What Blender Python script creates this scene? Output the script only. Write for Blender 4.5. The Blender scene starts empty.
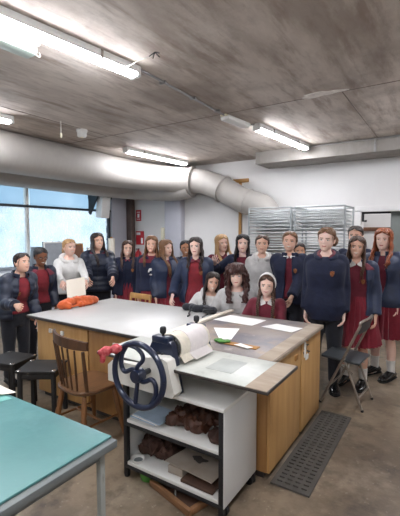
import bpy, bmesh, math, random
from mathutils import Vector, Matrix, noise as mnoise
PI = math.pi
rnd = random.Random(7)
scene = bpy.context.scene
COL = scene.collection

# ------------------------------------------------------------------ materials
def srgb(h):
    h = h.lstrip('#')
    c = [int(h[i:i+2], 16)/255 for i in (0, 2, 4)]
    return tuple((x/12.92 if x <= .04045 else ((x+.055)/1.055)**2.4) for x in c) + (1,)

def mat(name, col, rough=.6, metal=0., nscale=0, namt=.15, bump=0., bscale=None, stretch=None, col2=None, spec=.5,
        sheen=0., coat=0., emit=None, estr=0.):
    m = bpy.data.materials.new(name); m.use_nodes = True
    nt = m.node_tree; b = nt.nodes['Principled BSDF']
    c = srgb(col)
    b.inputs['Base Color'].default_value = c
    b.inputs['Roughness'].default_value = rough
    b.inputs['Metallic'].default_value = metal
    b.inputs['Specular IOR Level'].default_value = spec
    if sheen:
        b.inputs['Sheen Weight'].default_value = sheen
    if coat:
        b.inputs['Coat Weight'].default_value = coat; b.inputs['Coat Roughness'].default_value = .15
    if emit:
        b.inputs['Emission Color'].default_value = srgb(emit); b.inputs['Emission Strength'].default_value = estr
    if nscale or bump:
        tc = nt.nodes.new('ShaderNodeTexCoord'); mp = nt.nodes.new('ShaderNodeMapping')
        nt.links.new(tc.outputs['Object'], mp.inputs['Vector'])
        if stretch: mp.inputs['Scale'].default_value = stretch
    if nscale:
        n = nt.nodes.new('ShaderNodeTexNoise'); n.inputs['Scale'].default_value = nscale
        n.inputs['Detail'].default_value = 6; n.inputs['Roughness'].default_value = .6
        nt.links.new(mp.outputs[0], n.inputs['Vector'])
        r = nt.nodes.new('ShaderNodeValToRGB')
        if col2: ca, cb = srgb(col2), c
        else:
            ca = tuple(x*(1-namt) for x in c[:3])+(1,); cb = tuple(min(1, x*(1+namt)) for x in c[:3])+(1,)
        r.color_ramp.elements[0].position = .32; r.color_ramp.elements[0].color = ca
        r.color_ramp.elements[1].position = .68; r.color_ramp.elements[1].color = cb
        nt.links.new(n.outputs['Fac'], r.inputs['Fac']); nt.links.new(r.outputs[0], b.inputs['Base Color'])
    if bump:
        n2 = nt.nodes.new('ShaderNodeTexNoise'); n2.inputs['Scale'].default_value = bscale or nscale or 20
        n2.inputs['Detail'].default_value = 5
        nt.links.new(mp.outputs[0], n2.inputs['Vector'])
        bp = nt.nodes.new('ShaderNodeBump'); bp.inputs['Strength'].default_value = bump; bp.inputs['Distance'].default_value = .01
        nt.links.new(n2.outputs['Fac'], bp.inputs['Height']); nt.links.new(bp.outputs[0], b.inputs['Normal'])
    return m

def layered(name, base, layers, rough=.7, bump=.1, bscale=30, rough_noise=None, spec=.5, stretch=(1, 1, 1)):
    """base colour with several noise-masked stain layers: (colour, scale, lo, hi, amount, stretch)"""
    m = bpy.data.materials.new(name); m.use_nodes = True
    nt = m.node_tree; b = nt.nodes['Principled BSDF']; b.inputs['Roughness'].default_value = rough
    b.inputs['Specular IOR Level'].default_value = spec
    tc = nt.nodes.new('ShaderNodeTexCoord')
    rgb = nt.nodes.new('ShaderNodeRGB'); rgb.outputs[0].default_value = srgb(base); cur = rgb.outputs[0]
    for i, (c, sc, lo, hi, amt, st) in enumerate(layers):
        mp = nt.nodes.new('ShaderNodeMapping'); mp.inputs['Scale'].default_value = st; mp.inputs['Location'].default_value = (i*3.7, i*1.3, 0)
        nt.links.new(tc.outputs['Object'], mp.inputs['Vector'])
        n = nt.nodes.new('ShaderNodeTexNoise'); n.inputs['Scale'].default_value = sc; n.inputs['Detail'].default_value = 7; n.inputs['Roughness'].default_value = .62
        nt.links.new(mp.outputs[0], n.inputs['Vector'])
        mr = nt.nodes.new('ShaderNodeMapRange'); mr.inputs['From Min'].default_value = lo; mr.inputs['From Max'].default_value = hi
        mr.inputs['To Max'].default_value = amt
        nt.links.new(n.outputs['Fac'], mr.inputs['Value'])
        mx = nt.nodes.new('ShaderNodeMix'); mx.data_type = 'RGBA'
        nt.links.new(mr.outputs[0], mx.inputs['Factor']); nt.links.new(cur, mx.inputs['A']); mx.inputs['B'].default_value = srgb(c)
        cur = mx.outputs['Result']
    nt.links.new(cur, b.inputs['Base Color'])
    n2 = nt.nodes.new('ShaderNodeTexNoise'); n2.inputs['Scale'].default_value = bscale; n2.inputs['Detail'].default_value = 6
    nt.links.new(tc.outputs['Object'], n2.inputs['Vector'])
    bp = nt.nodes.new('ShaderNodeBump'); bp.inputs['Strength'].default_value = bump; bp.inputs['Distance'].default_value = .01
    nt.links.new(n2.outputs['Fac'], bp.inputs['Height']); nt.links.new(bp.outputs[0], b.inputs['Normal'])
    if rough_noise:
        n3 = nt.nodes.new('ShaderNodeTexNoise'); n3.inputs['Scale'].default_value = 3; n3.inputs['Detail'].default_value = 5
        nt.links.new(tc.outputs['Object'], n3.inputs['Vector'])
        mr = nt.nodes.new('ShaderNodeMapRange'); mr.inputs['To Min'].default_value = rough_noise[0]; mr.inputs['To Max'].default_value = rough_noise[1]
        nt.links.new(n3.outputs['Fac'], mr.inputs['Value']); nt.links.new(mr.outputs[0], b.inputs['Roughness'])
    return m

M = {}
M['ceiling'] = layered('board marked concrete', '#c9beb4', [('#998c82', 1.4, .45, .64, .85, (1, .35, 1)), ('#dcd3ca', 3, .5, .72, .7, (1, .25, 1)), ('#8d7c70', 7, .5, .66, .75, (1, .18, 1)), ('#8f837a', .8, .53, .66, .6, (1, 1, 1)), ('#766b63', 11, .52, .72, .4, (1, .25, 1))], .85, .25, 25)
M['joint'] = mat('joint filler', '#7b716a', .9, nscale=9, namt=.2)
M['beam'] = layered('beam concrete', '#8f8983', [('#6f6964', 3, .45, .7, .6, (1, 1, .3)), ('#9a948f', 8, .5, .75, .5, (1, 1, 1))], .85, .25, 25)
M['floor'] = layered('sealed worn concrete floor', '#8a7a66', [('#4c4035', .9, .42, .62, .75, (1, 1, 1)), ('#a39480', 2.2, .5, .68, .65, (1, 1, 1)), ('#3c332a', 5, .52, .68, .7, (1, 1, 1)), ('#665645', 14, .5, .7, .6, (1, 1, 1)), ('#b9ae9c', 26, .62, .74, .6, (1, 1, 1))], .5, .12, 40, (.22, .62))
M['wall'] = layered('white painted wall', '#dcdad8', [('#cfccca', 1.2, .45, .75, .5, (1, 1, 1))], .75, .05, 60)
M['wall_grey'] = mat('pale grey paint', '#b4b4bc', .7, nscale=3, namt=.05)
M['steel_brown'] = mat('brown steel post', '#5a4a44', .6, nscale=8, namt=.2)
M['duct'] = mat('painted spiral duct', '#a39e98', .6, nscale=5, namt=.05)
M['white_plastic'] = mat('white plastic', '#e4e3df', .4, nscale=12, namt=.03)
M['cream_plastic'] = mat('cream plastic', '#e8e0c4', .4)
M['greenish_plastic'] = mat('dusty prismatic plastic', '#b7c4ba', .35, nscale=9, namt=.1)
M['galv'] = mat('galvanised conduit', '#9a9896', .4, .7, nscale=20, namt=.1)
M['cable_white'] = mat('white cable', '#d8d5ce', .5)
M['dark_metal'] = mat('dark metal', '#26272b', .5, .3, nscale=14, namt=.2)
M['tube'] = mat('lit tube diffuser', '#ffffff', .4, emit='#f6f8ff', estr=78)
M['bench_white'] = layered('white laminate bench top', '#c0bfbc', [('#afada8', 2.5, .48, .75, .6, (1, 1, 1)), ('#aaa69e', 14, .62, .78, .5, (1, 1, 1))], .25, .02, 30, (.26, .42))
M['bench_worn'] = layered('worn ink stained bench top', '#8c8078', [('#5f5c66', 2.4, .45, .62, .85, (1, 1, 1)), ('#a98a68', 3.3, .54, .72, .8, (1, 1, 1)), ('#c9bfb2', 7, .6, .75, .6, (1, 1, 1)), ('#4a3c32', 12, .62, .76, .5, (1, 1, 1))], .3, .03, 30, (.3, .55))
M['ply'] = mat('orange plywood', '#c89e66', .55, nscale=3, stretch=(6, 6, .7), col2='#b68a52', bump=.05, bscale=40)
M['ply_dark'] = mat('darker plywood', '#ab7f4c', .55, nscale=3, stretch=(6, 6, .7), col2='#966b3d', bump=.05, bscale=40)
M['edge_dark'] = mat('dark edge strip', '#3a3431', .5, nscale=20, namt=.2)
M['black'] = mat('black paint', '#18181b', .5, nscale=12, namt=.2)
M['navy_iron'] = mat('navy enamelled iron', '#15203a', .28, .1, nscale=10, namt=.15, coat=.4)
M['press_white'] = mat('white enamel', '#dedbd2', .35, nscale=9, namt=.05)
M['felt'] = mat('cream wool felt blanket', '#ddd4c3', .95, nscale=40, namt=.08, bump=.2, bscale=200, sheen=.3)
M['felt_white'] = mat('pinkish white felt', '#e0d8d6', .95, nscale=30, namt=.05, bump=.2, bscale=200, sheen=.3)
M['bed'] = layered('press bed plate', '#c9cac2', [('#a3a7a0', 3, .46, .7, .7, (1, 1, 1)), ('#8b8a80', 9, .6, .75, .5, (1, 1, 1))], .35, .02, 30, (.25, .45))
M['bed_ink'] = layered('ink patch on bed', '#b3b6b0', [('#999d99', 5, .45, .7, .7, (1, 1, 1))], .4, .02, 30)
M['board_brown'] = layered('worn board', '#a69684', [('#7c6a58', 5, .45, .7, .7, (.3, 1.4, 1)), ('#bfb3a4', 9, .55, .75, .6, (.3, 1.4, 1))], .6, .1, 40)
M['shelf_white'] = layered('white melamine', '#d9d8d3', [('#c2bfb8', 4, .5, .75, .6, (1, 1, 1))], .45, .02, 30)
M['panel_white'] = layered('white panel', '#d4d5d3', [('#c3c4c2', 2, .5, .75, .5, (1, 1, 1))], .45, .02, 30)
M['green_mat'] = layered('teal bench covering', '#4f8382', [('#436f72', 2.2, .42, .7, .8, (1, 1, 1)), ('#6b9798', 5, .55, .75, .5, (1, 1, 1)), ('#7d6f72', 3.1, .64, .74, .45, (1, 1, 1)), ('#b7cdc8', 60, .7, .78, .4, (1, 1, 1))], .45, .05, 60, (.3, .5))
M['green_under'] = mat('pale teal underlay sheet', '#6fb0a8', .5, nscale=6, namt=.1)
M['grey_metal'] = layered('scuffed grey steel', '#666c6c', [('#545a5a', 4, .46, .7, .7, (1, 1, 1)), ('#5a5752', 11, .62, .76, .6, (1, 1, 1))], .45, .05, 50)
M['leg_paint'] = layered('chipped pale paint', '#90938e', [('#5d5b57', 7, .56, .66, .9, (1, 1, .5)), ('#3c3835', 15, .63, .7, .8, (1, 1, .4))], .55, .1, 60)
M['paper'] = mat('white paper', '#eceae6', .8, nscale=4, namt=.02)
M['paper_cream'] = mat('cream paper', '#e6ddcd', .8, nscale=4, namt=.03)
M['paper_blue'] = mat('pale blue paper', '#a9bdd0', .7, nscale=8, namt=.12)
M['leather'] = mat('brown leather', '#4c2c1d', .55, nscale=9, namt=.35, bump=.5, bscale=14)
M['leather2'] = mat('dark chestnut cloth', '#3d251b', .8, nscale=9, namt=.35, bump=.5, bscale=20)
M['board_tan'] = layered('stained greyboard', '#a2978b', [('#877868', 4, .46, .7, .6, (1, 1, 1))], .8, .05, 50)
M['board_dark'] = mat('dark hardboard', '#4a3428', .6, nscale=8, namt=.25)
M['green_plastic'] = mat('green plastic', '#4f8a3a', .4)
M['wood_tray'] = mat('old tray wood', '#7c5738', .6, nscale=4, stretch=(1, 8, 8), namt=.3)
M['windsor'] = mat('brown chair wood', '#563a26', .4, nscale=4, stretch=(7, 7, 1), col2='#40291a', coat=.2)
M['windsor_seat'] = mat('worn seat wood', '#6d4a2d', .35, nscale=4, stretch=(9, 1.5, 4), col2='#4f3521', coat=.3)
M['windsor_leg'] = mat('turned leg wood', '#80552f', .4, nscale=4, stretch=(7, 7, 1), col2='#7a5230', coat=.2)
M['stool_black'] = mat('black stained plywood', '#191716', .7, nscale=8, namt=.25)
M['chrome'] = mat('worn chrome', '#b8b4ae', .25, .9, nscale=15, namt=.15)
M['chair_frame'] = mat('tarnished steel tube', '#a69d92', .35, .8, nscale=14, namt=.2)
M['chair_seat'] = mat('charcoal vinyl', '#34383b', .5, nscale=10, namt=.15)
M['rubber'] = mat('grey rubber', '#4e4a45', .8, nscale=8, namt=.2, bump=.1, bscale=60)
M['rubber_dark'] = mat('rubber in the slots', '#1f1d1c', .9)  # near-black colour painted for the shade in the mat slots
M['red_rag'] = mat('red checked rag', '#9c1626', .9, nscale=45, col2='#c96a6a', bump=.4, bscale=40)
M['orange_cloth'] = mat('orange fabric', '#b5501f', .85, nscale=10, namt=.25, bump=.3, bscale=25, sheen=.2)
M['wire'] = mat('grey wire', '#a9adae', .4, .3)
M['rack_mesh'] = mat('wire tray', '#c6c9c9', .45, .15)
M['pine'] = mat('golden pine', '#b3874e', .5, nscale=4, stretch=(8, 8, 1), col2='#9d7240')
M['red_sign'] = mat('red sign', '#b5202c', .5)
M['white_ink'] = mat('white sign ink', '#f0eeee', .6)
M['grey_door'] = mat('grey green door', '#6d736f', .5, nscale=4, namt=.08)
M['alum'] = mat('dull aluminium frame', '#8f959b', .4, .5, nscale=10, namt=.08)
M['frame_dark'] = mat('dark window frame', '#33363c', .5, .2)
M['blind'] = mat('pale blind fabric', '#c5d4e0', .8)
M['cardboard'] = mat('brown cardboard', '#a5763f', .8, nscale=8, namt=.15)
M['brown_board'] = mat('brown framed board', '#6f4a36', .7, nscale=8, namt=.2)
M['screen_grey'] = mat('grey fabric', '#8d9196', .8, nscale=9, namt=.1)
M['peel'] = mat('patch of white filler', '#e8e2dc', .9, nscale=14, namt=.15)
M['jug'] = mat('grey enamel', '#7e858c', .4)
# clothes
def cloth(name, c, amt=.2, b=.35, bs=30, sheen=.15, rough=.85): return mat(name, c, rough, nscale=18, namt=amt, bump=b, bscale=bs, sheen=sheen)
M['navy_puffer'] = cloth('navy nylon', '#182134', .2, .45, 22, .05, .5)
M['navy_soft'] = cloth('navy fleece', '#121a34', .2, .35, 30, .04)
M['navy_blue'] = cloth('bluer navy jacket', '#1e2a45', .2, .4, 22, .05, .55)
M['maroon'] = cloth('maroon knit', '#66192a')
M['red_maroon'] = cloth('brighter maroon knit', '#7d1c27')
M['grey_hoodie'] = cloth('grey marl fleece', '#b6b4b2', .12)
M['pale_hoodie'] = cloth('pale grey fleece', '#cfcdca', .1)
M['white_cloth'] = cloth('white cotton', '#dcdad6', .05)
M['skirt'] = cloth('maroon pleated wool', '#7d1c2c', .12)
M['trouser'] = cloth('black navy trouser', '#14161f')
M['shoe'] = mat('black school shoe leather', '#121213', .25, nscale=20, namt=.2, coat=.4)
M['sole'] = mat('black sole', '#0d0d0d', .7)
M['gold'] = mat('gold and red thread', '#9a6d33', .7, nscale=110, col2='#6e2a24')
M['glasses'] = mat('glasses rim', '#3a302c', .4)
SK = {'fair': '#e6bdaa', 'pale': '#edc9b9', 'light': '#dfb29b', 'olive': '#cc9c7e', 'brown': '#8a5a40', 'tan': '#b58363'}
for k, v in SK.items():
    m = mat('skin '+k, v, .5, nscale=14, namt=.05)
    b = m.node_tree.nodes['Principled BSDF']; b.inputs['Subsurface Weight'].default_value = .08; b.inputs['Subsurface Radius'].default_value = (.01, .004, .002)
    M['skin_'+k] = m
LIPC = {'fair': '#b4615b', 'pale': '#b9655f', 'light': '#a95850', 'olive': '#98564a', 'brown': '#6c3b34', 'tan': '#8a4c41'}
for k, v in LIPC.items(): M['lip_'+k] = mat('lips '+k, v, .4)
M['eye_white'] = mat('eye white', '#e2dcd6', .3)
M['iris'] = mat('dark iris', '#2c211b', .2)
M['teeth'] = mat('teeth', '#e6dfd4', .3)
HC = {'black': '#191414', 'dark': '#2c201b', 'brown': '#4a3326', 'light': '#765439', 'blonde': '#b08a5c', 'red': '#8a4a2a', 'auburn': '#3f211c'}
for k, v in HC.items(): M['hair_'+k] = mat('hair '+k, v, .42, nscale=10, namt=.4, stretch=(9, 9, 1), bump=.5, bscale=14)

# ------------------------------------------------------------------ geometry
class G:
    def __init__(s): s.v = []; s.f = []; s.m = []
    def add(s, vs, fs, mi=0):
        o = len(s.v); s.v += [Vector(p) for p in vs]; s.f += [tuple(i+o for i in f) for f in fs]
        s.m += (mi if isinstance(mi, list) else [mi]*len(fs)); return s
    def merge(s, g, mtx=None, mi=None):
        vs = [mtx @ p for p in g.v] if mtx is not None else g.v
        return s.add(vs, g.f, list(g.m) if mi is None else mi)

def bx(g, x0, x1, y0, y1, z0, z1, bev=.004, mi=0, rot=None, piv=None):
    bm = bmesh.new(); bmesh.ops.create_cube(bm, size=1)
    for v in bm.verts:
        v.co = Vector(((x0+x1)/2+v.co.x*(x1-x0), (y0+y1)/2+v.co.y*(y1-y0), (z0+z1)/2+v.co.z*(z1-z0)))
    if bev:
        bev = min(bev, .45*min(abs(x1-x0), abs(y1-y0), abs(z1-z0)))
        bmesh.ops.bevel(bm, geom=bm.edges[:], offset=bev, segments=2, affect='EDGES', profile=.5)
    if rot is not None:
        p = Vector(piv) if piv else Vector(((x0+x1)/2, (y0+y1)/2, (z0+z1)/2))
        for v in bm.verts: v.co = rot @ (v.co-p) + p
    bm.verts.index_update()
    g.add([v.co.copy() for v in bm.verts], [[v.index for v in f.verts] for f in bm.faces], mi); bm.free(); return g

def loft(g, rings, mi=0, cap=True, closed=True):
    n = len(rings[0]); vs = [p for r in rings for p in r]; fs = []
    for i in range(len(rings)-1):
        for j in range(n if closed else n-1):
            a = i*n+j; b = i*n+(j+1) % n; fs.append((a, b, b+n, a+n))
    if cap and closed:
        fs.append(tuple(range(n-1, -1, -1))); fs.append(tuple(range((len(rings)-1)*n, len(rings)*n)))
    return g.add(vs, fs, mi)

def tube(g, path, rad, n=10, mi=0, flat=None, up=None, roundcap=False):
    """rad: number or list; flat: list of (a,b) multipliers for the section"""
    P = [Vector(p) for p in path]
    if not isinstance(rad, (list, tuple)): rad = [rad]*len(P)
    rad = list(rad)
    fl = flat if isinstance(flat, list) else [flat or (1, 1)]*len(P)
    if roundcap:
        d0 = (P[0]-P[1]).normalized(); d1 = (P[-1]-P[-2]).normalized()
        P = [P[0]+d0*rad[0]*.9, P[0]+d0*rad[0]*.6] + P + [P[-1]+d1*rad[-1]*.6, P[-1]+d1*rad[-1]*.9]
        rad = [rad[0]*.35, rad[0]*.8]+rad+[rad[-1]*.8, rad[-1]*.35]; fl = [fl[0]]*2+fl+[fl[-1]]*2
    T = []
    for i in range(len(P)):
        a = P[max(0, i-1)]; b = P[min(len(P)-1, i+1)]; t = (b-a)
        T.append(t.normalized() if t.length > 1e-9 else Vector((0, 0, 1)))
    u = Vector(up) if up else (Vector((0, 0, 1)) if abs(T[0].z) < .9 else Vector((1, 0, 0)))
    N = (u - T[0]*u.dot(T[0])).normalized(); rings = []
    for i in range(len(P)):
        N = (N - T[i]*N.dot(T[i])).normalized(); B = T[i].cross(N)
        rings.append([P[i]+N*(math.cos(2*PI*k/n)*rad[i]*fl[i][0])+B*(math.sin(2*PI*k/n)*rad[i]*fl[i][1]) for k in range(n)])
    return loft(g, rings, mi)

def spline(pts, k=6):
    P = [Vector(p) for p in pts]; out = []
    for i in range(len(P)-1):
        p0 = P[max(0, i-1)]; p1 = P[i]; p2 = P[i+1]; p3 = P[min(len(P)-1, i+2)]
        for j in range(k):
            t = j/k
            out.append(.5*((2*p1)+(p2-p0)*t+(2*p0-5*p1+4*p2-p3)*t*t+(3*p1-p0-3*p2+p3)*t**3))
    out.append(P[-1]); return out

def lathe(g, prof, c=(0, 0, 0), n=24, mi=0, axis='z'):
    rings = []
    for r, h in prof:
        ring = []
        for k in range(n):
            a = 2*PI*k/n; x, y = r*math.cos(a), r*math.sin(a)
            p = (x, y, h) if axis == 'z' else ((x, h, y) if axis == 'y' else (h, x, y))
            ring.append(Vector(p)+Vector(c))
        rings.append(ring)
    return loft(g, rings, mi)

def prism(g, poly, h, to3, mi=0):
    """extrude a 2-D polygon; to3(u,v,w) -> point, w in 0..h"""
    n = len(poly); a = [to3(u, v, 0) for u, v in poly]; b = [to3(u, v, h) for u, v in poly]
    return loft(g, [a, b], mi)

def sphere(g, c, r, n=12, mi=0, sc=(1, 1, 1)):
    rings = []
    for i in range(1, n):
        t = PI*i/n
        rings.append([Vector(c)+Vector((math.sin(t)*math.cos(2*PI*k/(n+4))*r*sc[0], math.sin(t)*math.sin(2*PI*k/(n+4))*r*sc[1], math.cos(t)*r*sc[2])) for k in range(n+4)])
    return loft(g, rings, mi)

def recalc(me):
    bm = bmesh.new(); bm.from_mesh(me); bmesh.ops.recalc_face_normals(bm, faces=bm.faces[:]); bm.to_mesh(me); bm.free()

def to_mesh(name, g, mats, angle=40):
    me = bpy.data.meshes.new(name); me.from_pydata([tuple(v) for v in g.v], [], g.f); 
    for m in mats: me.materials.append(M[m] if isinstance(m, str) else m)
    for i, p in enumerate(me.polygons): p.material_index = g.m[i]
    recalc(me)
    for p in me.polygons: p.use_smooth = True
    if angle: me.set_sharp_from_angle(angle=math.radians(angle))
    me.update(); return me

def build(name, g, mats, parent=None, angle=40, local=False, origin='base'):
    if isinstance(mats, str): mats = [mats]
    if parent is None and not local:
        xs = [v.x for v in g.v]; ys = [v.y for v in g.v]; zs = [v.z for v in g.v]
        o = Vector(((min(xs)+max(xs))/2, (min(ys)+max(ys))/2, min(zs)))
        for v in g.v: v -= o
    elif parent is not None and not local:
        inv = world_of(parent).inverted()
        g.v = [inv @ v for v in g.v]; o = Vector((0, 0, 0))
    else: o = Vector((0, 0, 0))
    me = to_mesh(name, g, mats, angle)
    ob = bpy.data.objects.new(name, me); COL.objects.link(ob); ob.location = o
    if parent is not None: ob.parent = parent
    return ob

def world_of(o):
    m = Matrix.LocRotScale(o.location, o.rotation_euler, o.scale)
    return world_of(o.parent) @ m if o.parent else m

def tag(o, label=None, cat=None, group=None, kind=None):
    if label: o['label'] = label
    if cat: o['category'] = cat
    if group: o['group'] = group
    if kind: o['kind'] = kind
    return o

def thing(name, loc, label, cat, rz=0, group=None):
    o = bpy.data.objects.new(name, None); o.empty_display_size = .05; COL.objects.link(o)
    o.location = loc; o.rotation_euler = (0, 0, rz); return tag(o, label, cat, group)

def struct(name, g, mats, parent=None, angle=40):
    o = build(name, g, mats, parent, angle)
    if parent is None: o['kind'] = 'structure'
    return o

def copy_thing(o, loc=None, rz=None, label=None, parent=None):
    c = o.copy(); COL.objects.link(c)
    if parent is not None: c.parent = parent
    if loc is not None: c.location = loc
    if rz is not None: c.rotation_euler = (0, 0, rz)
    if label: c['label'] = label
    for ch in list(o.children):
        copy_thing(ch, parent=c)
    return c

def remesh(g, vox, smooth=3, fac=.5):
    me = bpy.data.meshes.new('tmp'); me.from_pydata([tuple(v) for v in g.v], [], g.f); recalc(me)
    ob = bpy.data.objects.new('tmp', me); COL.objects.link(ob)
    r = ob.modifiers.new('r', 'REMESH'); r.mode = 'VOXEL'; r.voxel_size = vox; r.adaptivity = 0
    if smooth:
        s = ob.modifiers.new('s', 'SMOOTH'); s.factor = fac; s.iterations = smooth
    bpy.context.view_layer.update()
    dg = bpy.context.evaluated_depsgraph_get()
    m2 = bpy.data.meshes.new_from_object(ob.evaluated_get(dg))
    out = G(); out.add([v.co.copy() for v in m2.vertices], [tuple(p.vertices) for p in m2.polygons])
    bpy.data.objects.remove(ob); bpy.data.meshes.remove(me); bpy.data.meshes.remove(m2)
    return out

# ------------------------------------------------------------------ camera (eye height 1.6 m; the benches run along x, the room recedes along y)
F = 385.; PSI = math.radians(33.0); PIT = math.atan(26/385.)
cam = bpy.data.cameras.new('camera'); cam.sensor_fit = 'VERTICAL'; cam.sensor_height = 24; cam.lens = 24*F/516; cam.clip_start = .05
co = bpy.data.objects.new('camera', cam); COL.objects.link(co)
co.location = (0, 0, 1.6); co.rotation_euler = (PI/2-PIT, 0, PSI); scene.camera = co

HC_ = 3.0; XW = -6.45; YB = 6.9; XR = 3.0; YF = -2.6
# ------------------------------------------------------------------ the room
g = G(); bx(g, XW-.3, XR+.2, YF-.2, YB+2.2, -.12, 0, 0); struct('floor', g, 'floor')
g = G(); bx(g, XW-.3, XR+.2, YF-.2, YB+2.2, HC_, HC_+.2, 0)
struct('ceiling', g, 'ceiling')
# back wall with the doorway at the right
DX0, DX1, DZ = -1.285, -.15, 1.955
g = G()
bx(g, XW-.3, DX0, YB, YB+.2, 0, HC_, 0); bx(g, DX1, XR+.2, YB, YB+.2, 0, HC_, 0); bx(g, DX0, DX1, YB, YB+.2, DZ, HC_, 0)
struct('wall_back', g, 'wall')
g = G(); bx(g, XR, XR+.2, YF, YB, 0, HC_, 0); struct('wall_right', g, 'wall')
g = G(); bx(g, XW-.2, XR+.2, YF-.2, YF, 0, HC_, 0); struct('wall_front', g, 'wall')
# little room seen through the doorway
g = G()
bx(g, DX0-.6, DX1+1.2, YB+2.0, YB+2.2, 0, HC_, 0); bx(g, DX0-.8, DX0-.6, YB+.2, YB+2.2, 0, HC_, 0); bx(g, DX1+1.2, DX1+1.4, YB+.2, YB+2.2, 0, HC_, 0)
struct('wall_beyond', g, 'wall')
g = G(); bx(g, DX0-.59, DX1+1.19, YB+1.95, YB+1.995, 1.62, 1.70, .005); struct('trim_4', g, 'brown_board')
# door frame and the grey door leaf
d = G(); bx(d, DX0-.085, DX0+.02, YB-.03, YB+.22, 0, DZ+.0, .004); bx(d, DX1-.02, DX1+.085, YB-.03, YB+.22, 0, DZ, .004); bx(d, DX0-.085, DX1+.085, YB-.03, YB+.22, DZ-.02, DZ+.075, .004)
dr = struct('door_1', d, 'wall')
g = G(); bx(g, -.83, DX1-.02, YB+.12, YB+.16, .01, DZ-.02, .003); struct('door_leaf', g, 'grey_door', dr)
g = G(); bx(g, DX0+.02, -.83, YB+.08, YB+.14, DZ-.05, DZ-.02, .003); tube(g, [(DX0+.03, YB+.11, DZ-.04), (DX0+.03, YB+.11, DZ-.17), (DX0+.09, YB+.11, DZ-.17)], .02, 8); struct('door_closer', g, 'dark_metal', dr)
g = G(); tube(g, [(-.77, YB+.12, 1.0), (-.77, YB+.07, 1.0), (-.66, YB+.07, 1.0)], .01, 8); struct('door_handle', g, 'chrome', dr)
# window wall
WY0, WY1, WZ0, WZ1 = -1.6, 6.27, .92, 2.72
g = G()
bx(g, XW-.2, XW, YF, YB, 0, WZ0, 0); bx(g, XW-.2, XW, YF, YB, WZ1, HC_, 0); bx(g, XW-.2, XW, WY1, YB, WZ0, WZ1, 0); bx(g, XW-.2, XW, YF, WY0, WZ0, WZ1, 0)
struct('wall_left', g, 'wall_grey')
TZ = 2.07
g = G()
bx(g, XW-.14, XW-.04, WY0, WY1, WZ0, WZ0+.06, .004); bx(g, XW-.14, XW-.04, WY0, WY1, WZ1-.06, WZ1, .004)
wn = struct('window_1', g, 'alum')
g = G(); bx(g, XW-.13, XW-.03, WY0, WY1, TZ-.022, TZ+.022, .003); struct('transom', g, 'frame_dark', wn)
ys = [WY0, .1, 2.15, 4.22, WY1]
for i, y in enumerate(ys):
    g = G(); last = i in (0, 4)
    y = y+(.045 if i == 0 else -.045 if i == 4 else 0)
    bx(g, XW-.12, XW-.045, y-.028, y+.028, WZ0+.06, WZ1-.06, .003)
    struct('mullion', g, 'frame_dark' if i == 4 else 'white_plastic', wn)
# panes: weathered glass, part clear, part streaky film
def pane_mat():
    m = bpy.data.materials.new('weathered streaky glass'); m.use_nodes = True; nt = m.node_tree
    for n in list(nt.nodes): nt.nodes.remove(n)
    o = nt.nodes.new('ShaderNodeOutputMaterial'); tr = nt.nodes.new('ShaderNodeBsdfTransparent'); tl = nt.nodes.new('ShaderNodeBsdfTranslucent'); gl = nt.nodes.new('ShaderNodeBsdfGlossy')
    tr.inputs[0].default_value = (.88, .93, .97, 1); tl.inputs[0].default_value = (.97, .98, .98, 1); gl.inputs['Roughness'].default_value = .05
    tc = nt.nodes.new('ShaderNodeTexCoord'); mp = nt.nodes.new('ShaderNodeMapping'); mp.inputs['Scale'].default_value = (1, 1.3, .7); nt.links.new(tc.outputs['Object'], mp.inputs['Vector'])
    n = nt.nodes.new('ShaderNodeTexNoise'); n.inputs['Scale'].default_value = 3.2; n.inputs['Detail'].default_value = 9; n.inputs['Roughness'].default_value = .72
    nt.links.new(mp.outputs[0], n.inputs['Vector'])
    mr = nt.nodes.new('ShaderNodeMapRange'); mr.inputs['From Min'].default_value = .42; mr.inputs['From Max'].default_value = .68; mr.inputs['To Min'].default_value = .05; mr.inputs['To Max'].default_value = .75
    nt.links.new(n.outputs['Fac'], mr.inputs['Value'])
    mx = nt.nodes.new('ShaderNodeMixShader'); nt.links.new(mr.outputs[0], mx.inputs['Fac']); nt.links.new(tr.outputs[0], mx.inputs[1]); nt.links.new(tl.outputs[0], mx.inputs[2])
    m2 = nt.nodes.new('ShaderNodeMixShader'); m2.inputs['Fac'].default_value = .05; nt.links.new(mx.outputs[0], m2.inputs[1]); nt.links.new(gl.outputs[0], m2.inputs[2])
    nt.links.new(m2.outputs[0], o.inputs['Surface']); return m
M['pane'] = pane_mat()
M['clear'] = None
def clear_mat():
    m = bpy.data.materials.new('clear glass'); m.use_nodes = True; nt = m.node_tree
    for n in list(nt.nodes): nt.nodes.remove(n)
    o = nt.nodes.new('ShaderNodeOutputMaterial'); tr = nt.nodes.new('ShaderNodeBsdfTransparent'); gl = nt.nodes.new('ShaderNodeBsdfGlossy'); tr.inputs[0].default_value = (.9, .96, .98, 1); gl.inputs['Roughness'].default_value = .03
    mx = nt.nodes.new('ShaderNodeMixShader'); mx.inputs['Fac'].default_value = .06; nt.links.new(tr.outputs[0], mx.inputs[1]); nt.links.new(gl.outputs[0], mx.inputs[2]); nt.links.new(mx.outputs[0], o.inputs['Surface']); return m
M['clear'] = clear_mat()
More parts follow.
